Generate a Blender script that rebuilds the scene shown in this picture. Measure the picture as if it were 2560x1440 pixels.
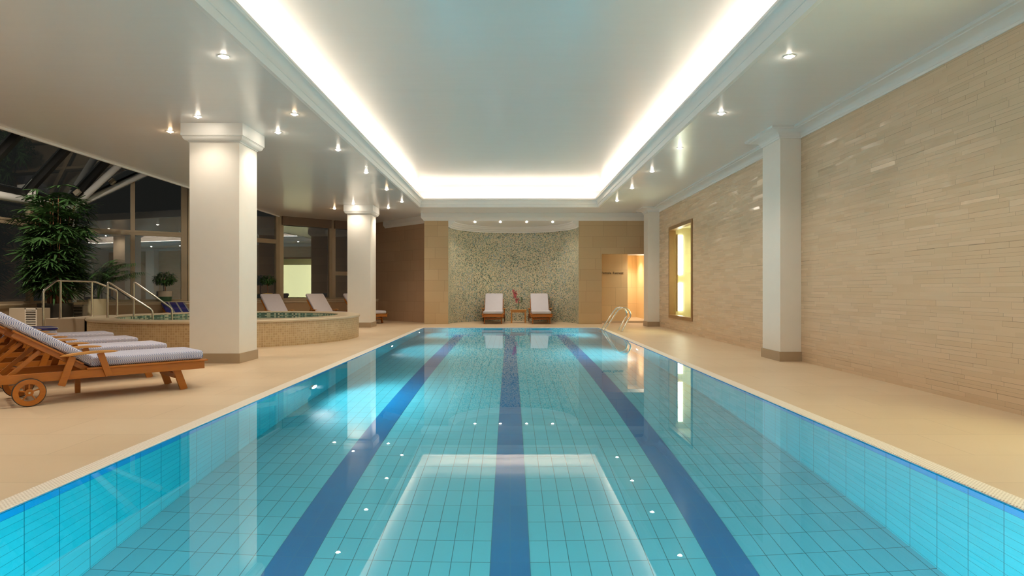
import bpy, bmesh, math, random
from mathutils import Vector, Matrix
R = math.radians
random.seed(7)
scene = bpy.context.scene
for o in list(bpy.data.objects):
    bpy.data.objects.remove(o)
col = scene.collection

# ------------------------------------------------------------------ camera, world, exposure, large lights
F_PX = 1548.0
cam_d = bpy.data.cameras.new('camera')
cam = bpy.data.objects.new('camera', cam_d)
col.objects.link(cam)
cam.location = (0, 0, 1.12)
cam.rotation_euler = (R(90), 0, 0)
cam_d.sensor_width = 36.0
cam_d.lens = 36.0 * F_PX / 2560.0
cam_d.shift_x = 4.5 / 2560.0
cam_d.shift_y = 5.0 / 2560.0
cam_d.clip_start = 0.05
scene.camera = cam

scene.view_settings.view_transform = 'Standard'
scene.view_settings.look = 'None'
scene.view_settings.exposure = 0.82
scene.view_settings.gamma = 1.0
scene.view_settings.use_curve_mapping = False

world = bpy.data.worlds.new('night_sky')
scene.world = world
world.use_nodes = True
world.node_tree.nodes['Background'].inputs[0].default_value = (0.42, 0.42, 0.38, 1)
world.node_tree.nodes['Background'].inputs[1].default_value = 0.02

cy = scene.cycles
cy.max_bounces = 9
cy.diffuse_bounces = 4
cy.glossy_bounces = 4
cy.transmission_bounces = 6
cy.transparent_max_bounces = 8
cy.caustics_reflective = False
cy.caustics_refractive = True
cy.sample_clamp_indirect = 4.0
cy.blur_glossy = 1.0
cy.use_denoising = True
cy.use_adaptive_sampling = True
cy.adaptive_threshold = 0.03

# light levels (watts / emission strengths), for lamps of the place and added fill downlights
E_SPOT = 52.0
E_POOL = 122.0
E_COVE = 16.0
E_WIN = 9.0
WARM = (1.0, 0.80, 0.58)
NEUT = (1.0, 0.88, 0.72)

CEIL = 3.65
WATER = 0.02
XR = 4.57           # right wall

# ------------------------------------------------------------------ node helpers
class NT:
    def __init__(s, name):
        s.m = bpy.data.materials.new(name)
        s.m.use_nodes = True
        s.t = s.m.node_tree
        s.t.nodes.clear()
        s.out = s.t.nodes.new('ShaderNodeOutputMaterial')
    def n(s, typ, **kw):
        nd = s.t.nodes.new(typ)
        for k, v in kw.items():
            setattr(nd, k, v)
        return nd
    def l(s, a, b):
        s.t.links.new(a, b)
    def put(s, sock, v):
        if hasattr(v, 'is_output') or isinstance(v, bpy.types.NodeSocket):
            s.l(v, sock)
        else:
            sock.default_value = v
    def math(s, op, a, b=0.0, c=None, clamp=False):
        nd = s.n('ShaderNodeMath', operation=op, use_clamp=clamp)
        s.put(nd.inputs[0], a); s.put(nd.inputs[1], b)
        if c is not None: s.put(nd.inputs[2], c)
        return nd.outputs[0]
    def vec(s, x, y, z=0.0):
        nd = s.n('ShaderNodeCombineXYZ')
        s.put(nd.inputs[0], x); s.put(nd.inputs[1], y); s.put(nd.inputs[2], z)
        return nd.outputs[0]
    def coord(s, kind='Object'):
        nd = s.n('ShaderNodeTexCoord')
        sp = s.n('ShaderNodeSeparateXYZ')
        s.l(nd.outputs[kind], sp.inputs[0])
        return nd.outputs[kind], sp.outputs[0], sp.outputs[1], sp.outputs[2]
    def noise(s, v, scale, detail=2.0, rough=0.5):
        nd = s.n('ShaderNodeTexNoise')
        s.put(nd.inputs['Vector'], v)
        nd.inputs['Scale'].default_value = scale
        nd.inputs['Detail'].default_value = detail
        nd.inputs['Roughness'].default_value = rough
        return nd.outputs['Fac']
    def white(s, v):
        nd = s.n('ShaderNodeTexWhiteNoise', noise_dimensions='3D')
        s.put(nd.inputs['Vector'], v)
        return nd.outputs['Value'], nd.outputs['Color']
    def mix(s, f, a, b):
        nd = s.n('ShaderNodeMix', data_type='RGBA')
        s.put(nd.inputs[0], f); s.put(nd.inputs[6], a); s.put(nd.inputs[7], b)
        return nd.outputs[2]
    def ramp(s, f, stops, interp='LINEAR'):
        nd = s.n('ShaderNodeValToRGB')
        nd.color_ramp.interpolation = interp
        e = nd.color_ramp.elements
        while len(e) < len(stops): e.new(0.5)
        for i, (p, c) in enumerate(stops):
            e[i].position = p; e[i].color = c
        s.put(nd.inputs[0], f)
        return nd.outputs[0]
    def bump(s, h, strength=0.3, dist=0.01, normal=None):
        nd = s.n('ShaderNodeBump')
        s.put(nd.inputs['Height'], h)
        nd.inputs['Strength'].default_value = strength
        nd.inputs['Distance'].default_value = dist
        if normal is not None: s.l(normal, nd.inputs['Normal'])
        return nd.outputs[0]
    def line(s, v, size, width, off=0.0):
        # 1 on a joint line, 0 elsewhere
        f = s.math('FRACT', s.math('DIVIDE', s.math('SUBTRACT', v, off), size))
        d = s.math('ABSOLUTE', s.math('SUBTRACT', f, 0.5))
        return s.math('GREATER_THAN', d, 0.5 - 0.5 * width / size)
    def principled(s, colr, rough=0.5, spec=0.5, metal=0.0, normal=None, **kw):
        b = s.n('ShaderNodeBsdfPrincipled')
        s.put(b.inputs['Base Color'], colr)
        s.put(b.inputs['Roughness'], rough)
        b.inputs['Specular IOR Level'].default_value = spec
        b.inputs['Metallic'].default_value = metal
        if normal is not None: s.l(normal, b.inputs['Normal'])
        for k, v in kw.items():
            b.inputs[k].default_value = v
        s.l(b.outputs[0], s.out.inputs[0])
        return s.m

def rgb(r, g, b):
    f = lambda c: (c / 255.0) / 12.92 if c <= 10 else (((c / 255.0) + 0.055) / 1.055) ** 2.4
    return (f(r), f(g), f(b), 1)

def plain(name, c, rough=0.5, spec=0.5, metal=0.0, var=0.06, scale=6.0, bump=0.0):
    t = NT(name)
    v, x, y, z = t.coord()
    nz = t.noise(v, scale, 3)
    dark = tuple(max(0, q * (1 - var)) for q in c[:3]) + (1,)
    lite = tuple(min(1, q * (1 + var)) for q in c[:3]) + (1,)
    cc = t.mix(nz, dark, lite)
    nm = t.bump(t.noise(v, scale * 12, 2), bump, 0.004) if bump else None
    return t.principled(cc, rough, spec, metal, nm)

M = {}
M['paint'] = plain('white_paint', (0.84, 0.79, 0.72, 1), 0.45, 0.4, var=0.02)
M['trim'] = plain('trim_paint', (0.82, 0.80, 0.77, 1), 0.4, 0.4, var=0.01)

def ceiling_mat():
    t = NT('satin_ceiling')
    v, x, y, z = t.coord()
    st = t.noise(t.vec(t.math('MULTIPLY', x, 0.25), t.math('MULTIPLY', y, 2.2), z), 3.0, 4, 0.6)
    nm = t.bump(st, 0.12, 0.01)
    return t.principled(t.mix(st, (0.78, 0.76, 0.73, 1), (0.82, 0.80, 0.77, 1)), 0.22, 0.5, 0, nm)
M['ceiling'] = ceiling_mat()

def deck_mat():
    t = NT('deck_tile')
    v, x, y, z = t.coord()
    row = t.math('FLOOR', t.math('DIVIDE', y, 0.6))
    off = t.math('MULTIPLY', t.math('FRACT', t.math('MULTIPLY', row, 0.5)), 0.9)
    xs = t.math('ADD', x, off)
    g = t.math('MAXIMUM', t.line(xs, 0.9, 0.005), t.line(y, 0.6, 0.005))
    cell = t.vec(t.math('FLOOR', t.math('DIVIDE', xs, 0.9)), row)
    rv, _ = t.white(cell)
    nz = t.noise(v, 1.3, 4)
    base = t.mix(nz, (0.54, 0.40, 0.26, 1), (0.65, 0.50, 0.34, 1))
    base = t.mix(t.math('MULTIPLY', rv, 0.25), base, (0.70, 0.56, 0.40, 1))
    c = t.mix(t.math('MULTIPLY', g, 0.45), base, (0.26, 0.18, 0.11, 1))
    nm = t.bump(t.noise(v, 40, 2), 0.06, 0.004)
    return t.principled(c, 0.42, 0.4, 0, nm)
M['deck'] = deck_mat()

def strip_wall_mat():
    # split-face stone strips of uneven height and length, each tilted a little
    t = NT('stone_strip_wall')
    v, x, y, z = t.coord()
    zz = t.math('ADD', z, t.math('MULTIPLY', t.noise(t.vec(0.0, 0.0, z), 9.0, 1), 0.10))
    row = t.math('FLOOR', t.math('DIVIDE', zz, 0.046))
    rv, _ = t.white(t.vec(row, 3.0, 1.0))
    ys = t.math('ADD', y, t.math('MULTIPLY', rv, 5.0))
    ln = 0.5
    colm = t.math('FLOOR', t.math('DIVIDE', ys, ln))
    cv, cc = t.white(t.vec(row, colm, 7.0))
    g = t.math('MAXIMUM', t.line(zz, 0.046, 0.0028), t.line(ys, ln, 0.004))
    base = t.mix(cv, (0.65, 0.475, 0.31, 1), (0.69, 0.505, 0.335, 1))
    fine = t.noise(t.vec(t.math('MULTIPLY', y, 0.4), z, x), 40, 3)
    base = t.mix(t.math('MULTIPLY', fine, 0.22), base, (0.58, 0.41, 0.26, 1))
    c = t.mix(t.math('MULTIPLY', g, t.math('MULTIPLY', t.math('GREATER_THAN', cv, 0.35), 0.7)), base, (0.20, 0.13, 0.075, 1))
    # relief: every strip stands out a different amount
    h = t.math('SUBTRACT', t.math('MULTIPLY', cv, 1.0), t.math('MULTIPLY', g, 0.8))
    nb = t.bump(h, 0.35, 0.006)
    sp = t.n('ShaderNodeSeparateColor'); t.l(cc, sp.inputs[0])
    rv2, _c2 = t.white(t.vec(colm, row, 31.0))
    kk = t.math('ADD', 1.0, t.math('MULTIPLY', t.math('GREATER_THAN', rv2, 0.93), 2.2))
    ty = t.math('MULTIPLY', t.math('SUBTRACT', sp.outputs[0], 0.5), 0.16)
    tz = t.math('MULTIPLY', t.math('SUBTRACT', sp.outputs[1], 0.5), 0.22)
    ad = t.n('ShaderNodeVectorMath', operation='ADD')
    t.l(nb, ad.inputs[0]); t.l(t.vec(0.0, t.math('MULTIPLY', ty, kk), t.math('MULTIPLY', tz, kk)), ad.inputs[1])
    nn = t.n('ShaderNodeVectorMath', operation='NORMALIZE'); t.l(ad.outputs[0], nn.inputs[0])
    rough = t.math('ADD', 0.06, t.math('MULTIPLY', sp.outputs[2], 0.45))
    mt_ = t.principled(c, 0.5, 0.25, 0, nb)
    b = [q for q in t.t.nodes if q.type == 'BSDF_PRINCIPLED'][0]
    b.inputs['Coat Weight'].default_value = 0.55
    t.l(rough, b.inputs['Coat Roughness']); t.l(nn.outputs[0], b.inputs['Coat Normal'])
    return mt_
M['strips'] = strip_wall_mat()

def big_tile_mat(name, c1, c2, axis='x', w=0.78, h=0.36):
    t = NT(name)
    v, x, y, z = t.coord()
    a = x if axis == 'x' else t.math('ADD', t.math('MULTIPLY', x, 1.0), t.math('MULTIPLY', y, -1.0))
    row = t.math('FLOOR', t.math('DIVIDE', z, h))
    rv, _ = t.white(t.vec(row, 2.0, 5.0))
    xs = t.math('ADD', a, t.math('MULTIPLY', rv, w))
    g = t.math('MAXIMUM', t.line(xs, w, 0.012), t.line(z, h, 0.010))
    cv, _ = t.white(t.vec(row, t.math('FLOOR', t.math('DIVIDE', xs, w)), 1.0))
    base = t.mix(cv, c1, c2)
    c = t.mix(t.math('MULTIPLY', g, 0.30), base, (c1[0] * .35, c1[1] * .33, c1[2] * .3, 1))
    return t.principled(c, 0.5, 0.35)
M['tan_tile'] = big_tile_mat('tan_wall_tile', (0.52, 0.36, 0.20, 1), (0.56, 0.395, 0.225, 1))
M['brown_tile'] = big_tile_mat('brown_wall_tile', (0.42, 0.28, 0.18, 1), (0.455, 0.305, 0.195, 1), 'd')
M['base_tile'] = plain('skirting_tile', (0.40, 0.30, 0.20, 1), 0.35, 0.4)
M['cream_tile'] = big_tile_mat('cream_wall_tile', (0.76, 0.57, 0.31, 1), (0.79, 0.60, 0.33, 1), 'x', 0.9, 0.6)

def mosaic_mat(name, size, stops, grout, drift, gw=0.12):
    t = NT(name)
    v, x, y, z = t.coord()
    cx = t.math('FLOOR', t.math('DIVIDE', x, size))
    cyy = t.math('FLOOR', t.math('DIVIDE', y, size))
    cz = t.math('FLOOR', t.math('DIVIDE', z, size))
    rv, _ = t.white(t.vec(cx, cyy, cz))
    big = t.noise(v, 1.6, 3)
    f = t.math('ADD', rv, t.math('MULTIPLY', t.math('SUBTRACT', big, 0.5), drift), clamp=True)
    c = t.ramp(f, stops, 'CONSTANT')
    g = t.line(z, size, size * gw)
    c = t.mix(t.math('MULTIPLY', g, 0.6), c, grout)
    return t.principled(c, 0.3, 0.45)
M['mosaic'] = mosaic_mat('green_mosaic', 0.028, [
    (0.0, (0.12, 0.15, 0.12, 1)), (0.12, (0.22, 0.30, 0.25, 1)), (0.22, (0.30, 0.38, 0.29, 1)), (0.34, (0.50, 0.45, 0.30, 1)),
    (0.55, (0.60, 0.54, 0.37, 1)), (0.74, (0.66, 0.58, 0.41, 1)), (0.88, (0.55, 0.40, 0.27, 1)), (0.95, (0.26, 0.34, 0.40, 1))],
    (0.48, 0.45, 0.34, 1), 0.5)
M['tub_mosaic_in'] = mosaic_mat('tub_green_mosaic', 0.05, [
    (0.0, (0.08, 0.16, 0.12, 1)), (0.25, (0.22, 0.36, 0.28, 1)), (0.5, (0.52, 0.58, 0.40, 1)), (0.8, (0.62, 0.62, 0.44, 1))],
    (0.3, 0.3, 0.22, 1), 0.4)

def tub_out_mat():
    t = NT('tub_beige_mosaic')
    v, x, y, z = t.coord()
    ang = t.math('MULTIPLY', t.math('ARCTAN2', t.math('SUBTRACT', y, 14.45), t.math('SUBTRACT', x, -6.45)), 2.85)
    s = 0.045
    g = t.math('MAXIMUM', t.line(ang, s, 0.009), t.line(z, s, 0.009))
    rv, _ = t.white(t.vec(t.math('FLOOR', t.math('DIVIDE', ang, s)), t.math('FLOOR', t.math('DIVIDE', z, s)), 2.0))
    base = t.mix(rv, (0.42, 0.28, 0.14, 1), (0.55, 0.39, 0.21, 1))
    c = t.mix(t.math('MULTIPLY', g, 0.55), base, (0.66, 0.54, 0.36, 1))
    return t.principled(c, 0.4, 0.4)
M['tub_out'] = tub_out_mat()

def pool_mat(name, ca, cb, axis_a, sa, axis_b, sb, offa=0.0, offb=0.0, gcol=(0.0, 0.10, 0.14, 1), gw=0.005, band=None):
    t = NT(name)
    v, x, y, z = t.coord()
    A = {'x': x, 'y': y, 'z': z}
    a, b = A[axis_a], A[axis_b]
    g = t.math('MAXIMUM', t.line(a, sa, gw, offa), t.line(b, sb, gw, offb))
    cell = t.vec(t.math('FLOOR', t.math('DIVIDE', t.math('SUBTRACT', a, offa), sa)), t.math('FLOOR', t.math('DIVIDE', t.math('SUBTRACT', b, offb), sb)), 4.0)
    rv, _ = t.white(cell)
    c = t.mix(rv, ca, cb)
    if band:
        c = t.mix(t.math('GREATER_THAN', z, band[0]), c, band[1])
    c = t.mix(t.math('MULTIPLY', g, 0.8), c, gcol)
    return t.principled(c, 0.25, 0.3)
WT = WATER
M['pool_floor'] = pool_mat('pool_floor_tile', (0.08, 0.54, 0.66, 1), (0.10, 0.58, 0.70, 1), 'x', 0.125, 'y', 0.25, 0.0, 0.185)
bandc = (WT - 0.125, (0.0, 0.36, 0.78, 1))
M['pool_side'] = pool_mat('pool_side_tile', (0.01, 0.55, 0.68, 1), (0.02, 0.59, 0.72, 1), 'y', 0.25, 'z', 0.125, 0.185, WT, band=bandc)
M['pool_end'] = pool_mat('pool_end_tile', (0.01, 0.55, 0.68, 1), (0.02, 0.59, 0.72, 1), 'x', 0.25, 'z', 0.125, 0.0, WT, band=bandc)
M['stripe'] = pool_mat('pool_stripe_tile', (0.0, 0.17, 0.40, 1), (0.0, 0.185, 0.43, 1), 'x', 0.125, 'y', 0.25, 0.0, 0.185, gcol=(0.02, 0.20, 0.38, 1), gw=0.005)

def grate_mat():
    t = NT('white_ribbed_grate')
    v, x, y, z = t.coord()
    s = 0.021
    fx = t.math('SINE', t.math('MULTIPLY', x, 2 * math.pi / s))
    fy = t.math('SINE', t.math('MULTIPLY', y, 2 * math.pi / s))
    h = t.math('MULTIPLY', t.math('ADD', t.math('MAXIMUM', fy, -0.3), t.math('MULTIPLY', fx, 0.5)), 0.5)
    hole = t.math('LESS_THAN', t.math('ADD', fy, t.math('MULTIPLY', fx, 0.4)), -0.95)
    c = t.mix(hole, (0.90, 0.82, 0.72, 1), (0.36, 0.25, 0.17, 1))
    return t.principled(c, 0.45, 0.4, 0, t.bump(h, 0.8, 0.006))
M['grate'] = grate_mat()

def water_mat(name, amp, scale, tint=(1, 1, 1, 1)):
    t = NT(name)
    v, x, y, z = t.coord()
    h = t.noise(v, scale, 2, 0.4)
    g = t.n('ShaderNodeBsdfGlass')
    g.inputs['IOR'].default_value = 1.333
    g.inputs['Roughness'].default_value = 0.0
    g.inputs['Color'].default_value = tint
    t.l(t.bump(h, amp, 0.01), g.inputs['Normal'])
    t.l(g.outputs[0], t.out.inputs[0])
    return t.m
M['water'] = water_mat('pool_water', 0.006, 1.2)
M['tub_water'] = water_mat('tub_water', 0.10, 6.0)

def glass_mat(name, ior=1.9, tint=(0.75, 0.8, 0.8, 1)):
    t = NT(name)
    ge = t.n('ShaderNodeNewGeometry'); dt = t.n('ShaderNodeVectorMath', operation='DOT_PRODUCT')
    t.l(ge.outputs['Normal'], dt.inputs[0]); t.l(ge.outputs['Incoming'], dt.inputs[1])
    f0 = ((ior - 1) / (ior + 1)) ** 2
    k = t.math('POWER', t.math('SUBTRACT', 1.0, t.math('ABSOLUTE', dt.outputs['Value'])), 5.0)
    fr = t.math('ADD', f0, t.math('MULTIPLY', k, 1 - f0))
    tr = t.n('ShaderNodeBsdfTransparent'); tr.inputs[0].default_value = tint
    gl = t.n('ShaderNodeBsdfGlossy'); gl.inputs['Roughness'].default_value = 0.0
    gl.inputs['Color'].default_value = (0.95, 0.97, 0.97, 1)
    mx = t.n('ShaderNodeMixShader')
    t.l(fr, mx.inputs[0]); t.l(tr.outputs[0], mx.inputs[1]); t.l(gl.outputs[0], mx.inputs[2])
    t.l(mx.outputs[0], t.out.inputs[0])
    return t.m
M['glass'] = glass_mat('window_glass', 2.7)
M['vase_glass'] = glass_mat('vase_glass', 1.45, (0.9, 0.95, 0.92, 1))

def emit(name, c, s):
    t = NT(name)
    e = t.n('ShaderNodeEmission')
    e.inputs[0].default_value = (c[0], c[1], c[2], 1)
    e.inputs[1].default_value = s
    t.l(e.outputs[0], t.out.inputs[0])
    return t.m
M['bulb'] = emit('lamp_bulb', NEUT, 90.0)
M['bulb_warm'] = emit('lamp_bulb_warm', (1.0, 0.70, 0.40), 90.0)
M['cove_led'] = emit('cove_led', (1.0, 0.83, 0.66), E_COVE)
M['pool_led'] = emit('pool_lamp_lens', (0.8, 0.95, 1.0), 25.0)
M['lit_panel'] = emit('lit_panel', (1.0, 0.97, 0.80), E_WIN)

def wood_mat(name, a, b, rough=0.38):
    t = NT(name)
    v, x, y, z = t.coord()
    n1 = t.noise(t.vec(t.math('MULTIPLY', x, 1.5), t.math('MULTIPLY', y, 14.0), t.math('MULTIPLY', z, 14.0)), 4.0, 4, 0.6)
    n2 = t.noise(v, 3.0, 2)
    c = t.mix(n1, a, b)
    c = t.mix(t.math('MULTIPLY', n2, 0.35), c, tuple(q * 0.55 for q in a[:3]) + (1,))
    return t.principled(c, rough, 0.4, 0, t.bump(n1, 0.1, 0.003))
M['teak'] = wood_mat('teak', (0.36, 0.10, 0.010, 1), (0.55, 0.19, 0.022, 1))
M['teak_light'] = wood_mat('teak_light', (0.55, 0.24, 0.055, 1), (0.66, 0.32, 0.09, 1))
M['frame_wood'] = wood_mat('window_frame_wood', (0.28, 0.15, 0.06, 1), (0.38, 0.21, 0.09, 1))

def weave_mat():
    t = NT('herringbone_fabric')
    v, x, y, z = t.coord()
    s = 0.018
    u = t.math('ADD', x, t.math('MULTIPLY', z, 0.7))
    w = t.math('ADD', y, t.math('MULTIPLY', z, 0.9))
    zig = t.math('ABSOLUTE', t.math('SUBTRACT', t.math('FRACT', t.math('DIVIDE', w, 0.05)), 0.5))
    st = t.math('FRACT', t.math('DIVIDE', t.math('ADD', u, t.math('MULTIPLY', zig, 0.05)), s))
    k = t.math('GREATER_THAN', st, 0.58)
    c = t.mix(k, (0.70, 0.68, 0.76, 1), (0.17, 0.20, 0.38, 1))
    return t.principled(c, 0.85, 0.15)
M['weave'] = weave_mat()
M['lilac'] = plain('lilac_grey_fabric', (0.56, 0.53, 0.58, 1), 0.9, 0.15, var=0.04, bump=0.1)

def plaid_mat():
    t = NT('blue_plaid_towel')
    v, x, y, z = t.coord()
    a = t.math('ADD', y, 0.0)
    f = t.math('FRACT', t.math('DIVIDE', a, 0.20))
    l1 = t.math('LESS_THAN', t.math('ABSOLUTE', t.math('SUBTRACT', f, 0.30)), 0.03)
    l2 = t.math('LESS_THAN', t.math('ABSOLUTE', t.math('SUBTRACT', f, 0.42)), 0.03)
    ln = t.math('MAXIMUM', l1, l2)
    f2 = t.math('FRACT', t.math('DIVIDE', t.math('ADD', x, z), 0.16))
    c = t.mix(t.math('MULTIPLY', t.math('GREATER_THAN', f2, 0.6), 0.6), (0.035, 0.04, 0.18, 1), (0.09, 0.06, 0.22, 1))
    c = t.mix(ln, c, (0.55, 0.55, 0.42, 1))
    return t.principled(c, 0.95, 0.1)
M['plaid'] = plaid_mat()
M['steel'] = plain('brushed_steel', (0.62, 0.57, 0.50, 1), 0.22, 0.5, 1.0, var=0.03)
M['chrome'] = plain('polished_steel', (0.80, 0.78, 0.74, 1), 0.10, 0.5, 1.0, var=0.02)
M['bronze'] = plain('bronze_aluminium', (0.40, 0.31, 0.21, 1), 0.4, 0.5, 0.2, var=0.05)
M['blind'] = plain('brown_blind_box', (0.17, 0.115, 0.08, 1), 0.6)
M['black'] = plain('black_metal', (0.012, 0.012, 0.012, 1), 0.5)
M['rubber'] = plain('black_rubber', (0.02, 0.02, 0.02, 1), 0.7)
M['sill'] = plain('sill_stone', (0.60, 0.48, 0.33, 1), 0.4)
M['sill_wall'] = plain('sill_wall_paint', (0.46, 0.31, 0.18, 1), 0.55)
M['plat'] = plain('platform_stone', (0.40, 0.31, 0.22, 1), 0.5)
M['rim'] = plain('tub_rim_stone', (0.58, 0.46, 0.31, 1), 0.3, 0.5)
M['white_metal'] = plain('white_enamel', (0.72, 0.66, 0.58, 1), 0.45)
M['box_cream'] = plain('cream_board', (0.50, 0.42, 0.32, 1), 0.6)
M['dark_pot'] = plain('dark_planter', (0.035, 0.033, 0.03, 1), 0.35)
M['beige_pot'] = plain('beige_planter', (0.50, 0.44, 0.29, 1), 0.5)
M['pot_cream'] = plain('cream_glaze', (0.62, 0.53, 0.42, 1), 0.3)
M['pot_green'] = plain('green_glaze', (0.05, 0.13, 0.07, 1), 0.3)
M['soil'] = plain('soil', (0.04, 0.025, 0.015, 1), 0.9, bump=0.4)
M['gold'] = plain('gold_rim', (0.55, 0.38, 0.12, 1), 0.35, metal=0.6)
M['leaf'] = plain('palm_leaf', (0.05, 0.115, 0.035, 1), 0.3, 0.5, var=0.6, scale=5)
M['leaf2'] = plain('ficus_leaf', (0.05, 0.13, 0.03, 1), 0.35, 0.5, var=0.5, scale=12)
M['cane'] = plain('palm_cane', (0.22, 0.09, 0.04, 1), 0.7, var=0.4, scale=20)
M['petal'] = plain('pink_petal', (0.62, 0.13, 0.16, 1), 0.6, var=0.4, scale=40)
M['lettering'] = plain('dark_lettering', (0.10, 0.06, 0.03, 1), 0.5)
M['cavity'] = plain('light_box_cream', (0.74, 0.66, 0.42, 1), 0.6)
M['fascia'] = plain('dark_fascia', (0.05, 0.045, 0.04, 1), 0.7)

# ------------------------------------------------------------------ mesh helpers
class MB:
    def __init__(s):
        s.v = []; s.f = []; s.mi = []
        s.smooth = False
    def add(s, vs, fs, mi=0):
        k = len(s.v)
        s.v += [tuple(p) for p in vs]
        s.f += [tuple(i + k for i in f) for f in fs]
        s.mi += [mi] * len(fs)
        return s
    def box(s, a, b, mi=0):
        x0, y0, z0 = a; x1, y1, z1 = b
        return s.add([(x0, y0, z0), (x1, y0, z0), (x1, y1, z0), (x0, y1, z0), (x0, y0, z1), (x1, y0, z1), (x1, y1, z1), (x0, y1, z1)],
                     [(0, 3, 2, 1), (4, 5, 6, 7), (0, 1, 5, 4), (1, 2, 6, 5), (2, 3, 7, 6), (3, 0, 4, 7)], mi)
    def quad(s, a, b, c, d, mi=0):
        return s.add([a, b, c, d], [(0, 1, 2, 3)], mi)
    def bar(s, p, q, w, h, up=(0, 0, 1), mi=0):
        p = Vector(p); q = Vector(q); d = (q - p).normalized()
        u = Vector(up); sd = d.cross(u)
        if sd.length < 1e-4: sd = d.cross(Vector((1, 0, 0)))
        sd.normalize(); u = sd.cross(d).normalized()
        a = sd * w / 2; b = u * h / 2
        vs = [p - a - b, p + a - b, p + a + b, p - a + b, q - a - b, q + a - b, q + a + b, q - a + b]
        return s.add(vs, [(0, 3, 2, 1), (4, 5, 6, 7), (0, 1, 5, 4), (1, 2, 6, 5), (2, 3, 7, 6), (3, 0, 4, 7)], mi)
    def tube(s, pts, r, n=12, mi=0, caps=True):
        pts = [Vector(p) for p in pts]
        rr = r if isinstance(r, (list, tuple)) else [r] * len(pts)
        rings = []
        prev = None
        for i, p in enumerate(pts):
            d = (pts[min(i + 1, len(pts) - 1)] - pts[max(i - 1, 0)]).normalized()
            if prev is None:
                a = d.cross(Vector((0, 0, 1)))
                if a.length < 1e-3: a = d.cross(Vector((1, 0, 0)))
            else:
                a = prev - d * prev.dot(d)
            a.normalize(); prev = a
            b = d.cross(a).normalized()
            k = 1.0
            rings.append([p + (a * math.cos(t) + b * math.sin(t)) * rr[i] * k for t in [2 * math.pi * j / n for j in range(n)]])
        vs = [v for rg in rings for v in rg]
        fs = []
        for i in range(len(pts) - 1):
            for j in range(n):
                fs.append((i * n + j, i * n + (j + 1) % n, (i + 1) * n + (j + 1) % n, (i + 1) * n + j))
        if caps:
            fs.append(tuple(range(n - 1, -1, -1)))
            fs.append(tuple((len(pts) - 1) * n + j for j in range(n)))
        return s.add(vs, fs, mi)
    def lathe(s, prof, c=(0, 0), n=32, mi=0, rx=1.0, ry=1.0):
        vs = [(c[0] + r * rx * math.cos(2 * math.pi * j / n), c[1] + r * ry * math.sin(2 * math.pi * j / n), z) for r, z in prof for j in range(n)]
        fs = [(i * n + j, i * n + (j + 1) % n, (i + 1) * n + (j + 1) % n, (i + 1) * n + j) for i in range(len(prof) - 1) for j in range(n)]
        return s.add(vs, fs, mi)
    def prism(s, poly, z0, z1, mi=0):
        n = len(poly)
        vs = [(x, y, z0) for x, y in poly] + [(x, y, z1) for x, y in poly]
        fs = [tuple(range(n - 1, -1, -1)), tuple(range(n, 2 * n))] + [(i, (i + 1) % n, n + (i + 1) % n, n + i) for i in range(n)]
        return s.add(vs, fs, mi)
    def sweep(s, path, prof, closed=False, side=1, mi=0, caps=False):
        # path: list of (x, y); prof: list of (offset to the left * side, z)
        n = len(path); P = [Vector((p[0], p[1])) for p in path]
        offs = []
        for i in range(n):
            ds = []
            if closed or i > 0: ds.append((P[i] - P[i - 1]).normalized())
            if closed or i < n - 1: ds.append((P[(i + 1) % n] - P[i]).normalized())
            ns = [Vector((-d.y, d.x)) * side for d in ds]
            if len(ns) == 2:
                m = (ns[0] + ns[1]).normalized()
                m = m / max(0.25, m.dot(ns[0]))
            else: m = ns[0]
            offs.append(m)
        k = len(prof)
        vs = [(P[i].x + offs[i].x * d, P[i].y + offs[i].y * d, z) for i in range(n) for d, z in prof]
        fs = []
        for i in range(n if closed else n - 1):
            j = (i + 1) % n
            for q in range(k - 1):
                fs.append((i * k + q, j * k + q, j * k + q + 1, i * k + q + 1))
        if caps and not closed:
            fs.append(tuple(range(k))); fs.append(tuple((n - 1) * k + q for q in range(k)))
        return s.add(vs, fs, mi)
    def build(s, name, mats, parent=None, smooth=False, bevel=0.0, angle=40):
        me = bpy.data.meshes.new(name)
        me.from_pydata(s.v, [], s.f)
        ms = mats if isinstance(mats, (list, tuple)) else [mats]
        for m in ms: me.materials.append(m)
        for p, i in zip(me.polygons, s.mi): p.material_index = i
        bm = bmesh.new(); bm.from_mesh(me)
        bmesh.ops.recalc_face_normals(bm, faces=bm.faces)
        if smooth:
            for f in bm.faces: f.smooth = True
            for e in bm.edges:
                if len(e.link_faces) == 2 and e.calc_face_angle(0) > R(angle): e.smooth = False
        bm.to_mesh(me); bm.free()
        o = bpy.data.objects.new(name, me)
        col.objects.link(o)
        if parent: o.parent = parent
        if bevel > 0:
            b = o.modifiers.new('bevel', 'BEVEL'); b.width = bevel; b.segments = 2; b.limit_method = 'ANGLE'
            if smooth is False:
                pass
        return o

def tag(o, label=None, cat=None, group=None, kind=None):
    if label: o['label'] = label
    if cat: o['category'] = cat
    if group: o['group'] = group
    if kind: o['kind'] = kind
    return o
def struct(o):
    o['kind'] = 'structure'
    return o
def empty(name, loc=(0, 0, 0), rz=0.0):
    o = bpy.data.objects.new(name, None)
    o.location = loc; o.rotation_euler = (0, 0, rz)
    o.empty_display_size = 0.1
    col.objects.link(o)
    return o
def copy_tree(o, parent=None):
    c = o.copy(); col.objects.link(c)
    if parent is not None: c.parent = parent
    for ch in o.children: copy_tree(ch, c)
    return c

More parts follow.
